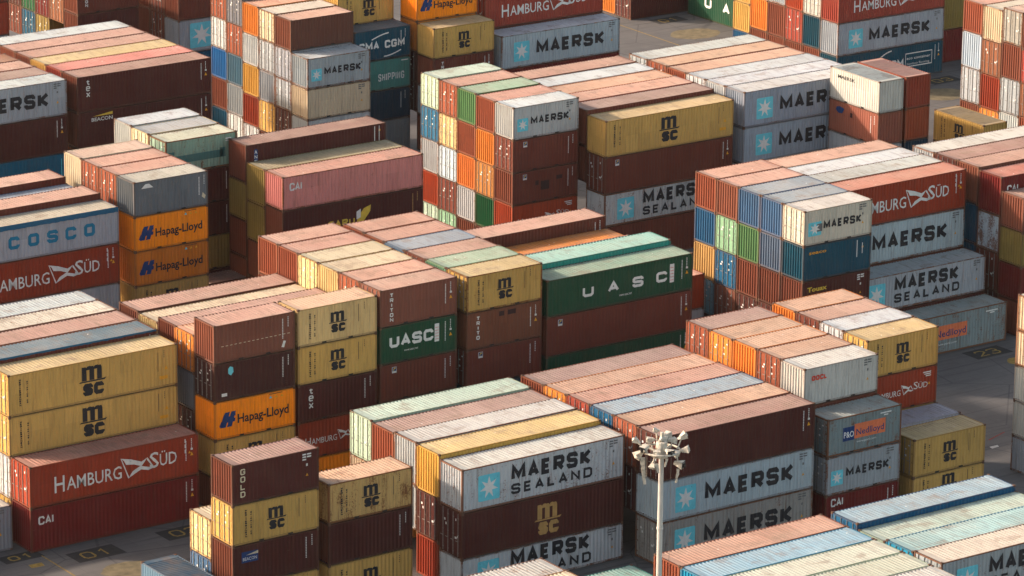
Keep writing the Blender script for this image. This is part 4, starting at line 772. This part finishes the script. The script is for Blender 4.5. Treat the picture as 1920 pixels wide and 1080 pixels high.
for k, (px, dp, pz, yw, ti, sz, blk) in enumerate([
    (-1.42, .1, .30, 2.9, -.5, .62, False), (-1.28, -.2, -.40, 3.6, .5, .80, False), (-.95, -.5, .05, 3.9, .3, .70, True), (-.62, .3, .30, 3.2, .1, .66, False), (-.30, .5, .80, 3.0, -.2, .50, False), (-.25, -.7, -.15, 4.5, .2, .78, False),
    (-.50, -.8, -.85, 4.3, .9, .62, False), (.05, .2, .35, 1.2, .2, .80, False), (.30, .6, .50, .8, -.1, .72, False), (.40, -.7, -.10, 5.2, .2, .74, True), (.75, -.3, -.25, 5.8, .3, .76, False), (.62, .4, .25, .5, .2, .70, True),
    (1.18, .3, .52, .2, -.5, .74, False), (1.32, -.2, -.10, 6.1, -.3, .72, False), (1.0, -.5, -.85, 5.9, .1, .85, True), (-.85, .6, -.2, 2.4, .3, .6, False)]):
    flood(px, dp, MZ-.55+pz, Y0+yw, ti, sz, k, blk)
def strip(px, dp, z0_, ln, wd, seed):
    random.seed(seed); bm = bmesh.new(); cx, cy = ax*px+bx_*dp, ay*px+by_*dp; prev = None; N = 9
    for k in range(N+1):
        q = k/N; ww = wd*(1-.45*q)*random.uniform(.85, 1.15); ox = .12*q*px/abs(px)*-1+random.uniform(-.02, .02); zz = z0_-ln*q
        ring = [bm.verts.new((cx+ax*(ox+sx_*ww/2)+bx_*sy_*.09, cy+ay*(ox+sx_*ww/2)+by_*sy_*.09, zz)) for sx_, sy_ in ((-1, -1), (1, -1), (1, 1), (-1, 1))]
        if prev:
            for j in range(4): bm.faces.new((prev[j], prev[(j+1) % 4], ring[(j+1) % 4], ring[j]))
        else: bm.faces.new(ring)
        prev = ring
    bm.faces.new(prev[::-1]); mpart('hanging_wrap', bm, [M_LAMP])
strip(-1.05, -.2, MZ-1.15, 1.55, .26, 3); strip(.95, -.5, MZ-1.7, .8, .16, 4); strip(-.3, -.8, MZ-1.3, .5, .22, 6); strip(.3, -.8, MZ-1.0, .45, .14, 7)
bm = bmesh.new(); tube(bm, (ax*.55, ay*.55, MZ-1.2), (ax*.55, ay*.55, 1), .012, 5); tube(bm, (ax*-.8, ay*-.8, MZ-1.0), (ax*-.8, ay*-.8, MZ-2.4), .012, 5)
mpart('hoist_cable', bm, [M_STEEL])

# ------------------------------------------------------------------ trailer under the crosswise blue container
tr = bpy.data.objects.new('trailer', None); col.objects.link(tr); tr.location = (-.15+W/2, -17, 0)
setup(tr, None, 'flatbed trailer carrying the crosswise blue container', 'trailer')
bm = bmesh.new(); box(bm, -1.15, 1.15, -3.2, 3.2, 1.12, 1.33); box(bm, -.45, -.3, -3.2, 3.2, .8, 1.12); box(bm, .3, .45, -3.2, 3.2, .8, 1.12); mpart('bed', bm, [M_BLK], tr)
for yy in (-2.4, -1.2):
    for xx in (-1.1, .75):
        bm = bmesh.new(); tube(bm, (xx, yy, .52), (xx+.35, yy, .52), .52, 18); mpart('wheel', bm, [M_DARK], tr)
bm = bmesh.new()
for xx in (-.5, .4): box(bm, xx, xx+.12, 2.2, 2.35, 0, .8)
mpart('landing_leg', bm, [M_STEEL], tr)
# open-topped look of the tarpaulin edge on the long tarpaulin covered container: a blue side flap
for (x, y, z, L_, nm) in ((12.1, YC, 11.3, 12.192, 'tarpaulin'), (0.0, 2*P_ROW, 11.27, 12.192, 'tarpaulin')):
    bm = bmesh.new(); random.seed(9)
    N = 60; top = []; bot = []
    dz = .34 if y > 20 else .10
    for k in range(N+1):
        q = x+.05+(L_-.1)*k/N
        top.append(bm.verts.new((q, y-.022, z+.006))); bot.append(bm.verts.new((q, y-.028, z-dz-.05*random.random())))
    for k in range(N): bm.faces.new((bot[k], bot[k+1], top[k+1], top[k]))
    tb = tomesh(bm, 'tarpaulin', [flat('tarpaulin_blue', (.012, .09, .17), .2)])
    o = bpy.data.objects.new('tarpaulin', tb); col.objects.link(o)
    host = min((q for q in col.objects if q.name.startswith('long_container')), key=lambda q: (q.location-Vector((x, y+W/2, z-2.7))).length)
    bpy.context.view_layer.update(); o.parent = host; o.matrix_parent_inverse = host.matrix_world.inverted()

# ------------------------------------------------------------------ thin warm haze added over the yard to lift the blacks
hm = bpy.data.materials.new('thin_haze'); hm.use_nodes = True; hn = hm.node_tree; hn.nodes.clear()
ho = hn.nodes.new('ShaderNodeOutputMaterial'); pv = hn.nodes.new('ShaderNodeVolumePrincipled'); pv.inputs['Density'].default_value = .00002; pv.inputs['Color'].default_value = (.95, .92, .88, 1)
hn.links.new(pv.outputs[0], ho.inputs['Volume'])
bm = bmesh.new(); box(bm, -620, 720, -620, 720, -1, 112)
hz = bpy.data.objects.new('haze', tomesh(bm, 'haze', [hm])); col.objects.link(hz); setup(hz, 'stuff')
